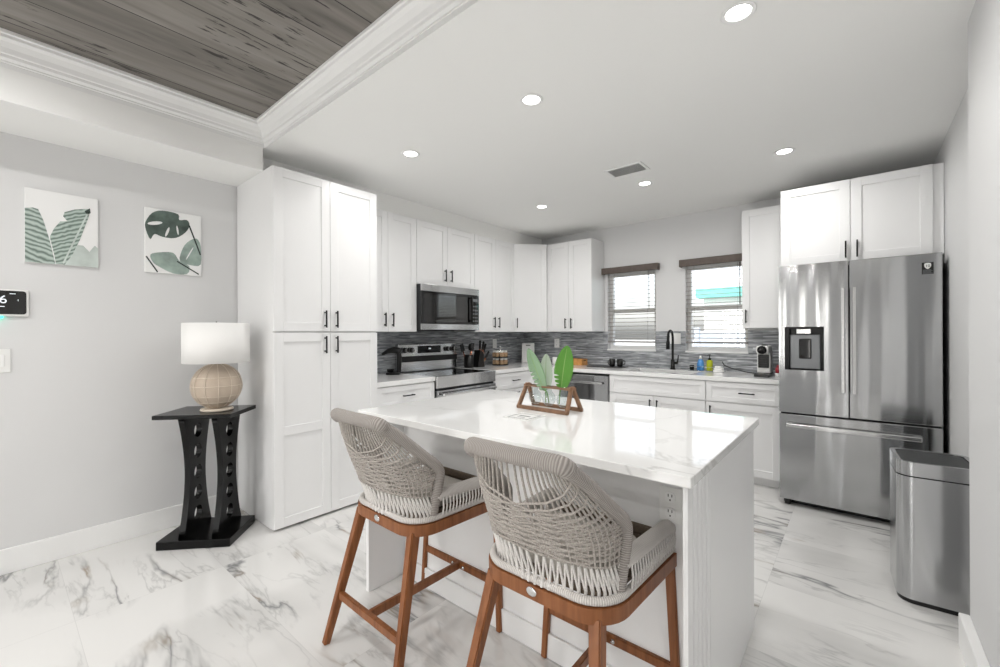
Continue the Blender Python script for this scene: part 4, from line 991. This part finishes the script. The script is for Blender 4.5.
for k, (x, y, lb) in enumerate(((-2.175, 4.63, 'left black mug standing on the drying mat'), (-2.088, 4.645, 'right black mug standing on the drying mat'))):
    if MUG is None:
        MUG = thing('mug', lb, 'mug', (x, y, WZ_ + .0085), R(-120), 'black mugs on the mat')
        MB().lathe([(0, 0), (.026, 0), (.032, .01), (.036, .085), (.0325, .085), (.029, .012), (0, .012)], 24).build('cup', 'plastic_black', MUG); MB().tube(spline([(.032, 0, .07), (.055, 0, .062), (.052, 0, .03), (.029, 0, .022)], 4), .0045, 8).build('handle', 'plastic_black', MUG)
    else:
        c_ = copy_tree(MUG); c_.location = (x, y, WZ_ + .0085); c_.rotation_euler = (0, 0, R(20)); c_['label'] = lb
# soap tray
t = thing('soap_tray', 'clear soap tray holding bottles right of the faucet', 'tray', (-1.225, 4.70, WZ_))
curve_plate('tray', 'vase_glass', [rrect(-.13, .13, -.045, .045, .015, 4)], .006, t, Matrix.Translation((0, 0, .003)))
mb = MB(); mb.tube([(x, y, .045) for x, y in rrect(-.128, .128, -.043, .043, .015, 4)], .002, 5, closed=True)
for x, y in ((-.12, -.043), (.12, -.043), (-.12, .043), (.12, .043)): mb.tube([(x, y, .005), (x, y, .045)], .002, 5)
mb.build('rail', 'chrome', t)
b_ = thing('dish_soap', 'blue dish soap bottle in the soap tray', 'bottle', (-1.235, 4.70, WZ_ + .0065))
mb = MB(); mb.lathe([(0, 0), (.034, 0), (.036, .006), (.034, .07), (.026, .10), (.014, .115), (0, .115)], 20, M_=Matrix.Scale(.72, 4, (0, 1, 0))); mb.build('body', 'soap_blue', b_)
MB().lathe([(0, .115), (.013, .115), (.013, .135), (.009, .15), (0, .15)], 14).build('cap', 'plastic_white', b_)
b_ = thing('hand_soap', 'yellow green hand soap bottle with black pump', 'bottle', (-1.15, 4.705, WZ_ + .0065))
mb = MB(); mb.lathe([(0, 0), (.028, 0), (.03, .004), (.03, .095), (.022, .108), (0, .11)], 20); mb.build('body', 'soap_yellow', b_)
mb = MB(); mb.lathe([(0, .11), (.014, .11), (.014, .128), (.005, .130), (.005, .155), (.012, .157), (.012, .166), (0, .168)], 14); mb.tube([(0, 0, .161), (-.01, -.028, .160)], .005, 6); mb.build('pump', 'plastic_black', b_)
t = thing('sponge_cup', 'small black sponge cup at the left end of the soap tray', 'cup', (-1.32, 4.70, WZ_ + .0065)); MB().lathe([(0, 0), (.022, 0), (.024, .05), (.021, .05), (.019, .004), (0, .004)], 18).build('cup', 'plastic_black', t)
t = thing('dish_cloth', 'folded white dish cloth right of the soap bottles', 'cloth', (-1.055, 4.66, WZ_)); mb = MB(); mb.box(-.045, .045, -.035, .035, 0, .022, .009, seg=3); mb.box(-.042, .040, -.032, .034, .0225, .042, .009, seg=3); mb.box(-.035, .03, -.02, .03, .0425, .06, .008, seg=3); mb.build('cloth', 'canvas', t)
t = thing('power_cord', 'black appliance cord lying along the worktop behind the dish cloth', 'cord', (0, 0, 0)); MB().tube(spline([(-1.06, YB - .02, 1.02), (-1.03, YB - .05, .985), (-.95, YB - .06, .955), (-.86, 4.74, .940), (-.78, 4.70, .932), (-.70, 4.66, .931)], 6), .0045, 6).build('cord', 'plastic_black', t)
# coffee machine
t = thing('coffee_machine', 'slim white capsule coffee machine beside the fridge', 'coffee machine', (-.645, 4.53, WZ_), R(0))
MB().box(-.06, .06, -.165, .09, 0, .024, .006).build('drip_base', 'plastic_black', t)
mb = MB(); mb.box(-.052, .052, -.055, .09, .025, .215, .012, seg=3); mb.box(-.05, .05, -.13, .09, .205, .275, .018, seg=3); hb = mb.build('body', 'plastic_white', t)
mb = MB(); mb.box(-.042, .042, -.062, -.054, .075, .195, .004)
for k in range(5): mb.box(-.042, .042, -.066, -.060, .085 + k * .022, .093 + k * .022)
mb.build('front_grille', 'plastic_black', t)
MB().lathe([(0, 0), (.036, 0), (.036, .02), (.03, .024), (0, .02)], 28, M_=Matrix.Translation((0, -.129, .238)) @ Matrix.Rotation(R(90), 4, 'X')).build('brew_head', 'gloss_black', t)
MB().box(-.02, .02, -.03, .05, .272, .284, .004).build('lever', 'plastic_black', t)
mb = MB(); mb.box(-.02, .02, -.15, -.11, .0245, .028, .001); mb.build('drip_grid', 'chrome', t)
b_ = thing('sauce_bottle', 'small red bottle with white base between coffee machine and fridge', 'bottle', (-.535, 4.46, WZ_))
MB().lathe([(0, 0), (.02, 0), (.02, .035), (0, .035)], 16).build('base', 'plastic_white', b_); MB().lathe([(0, .035), (.019, .035), (.019, .075), (.009, .09), (.009, .105), (0, .105)], 16).build('body', 'red', b_)
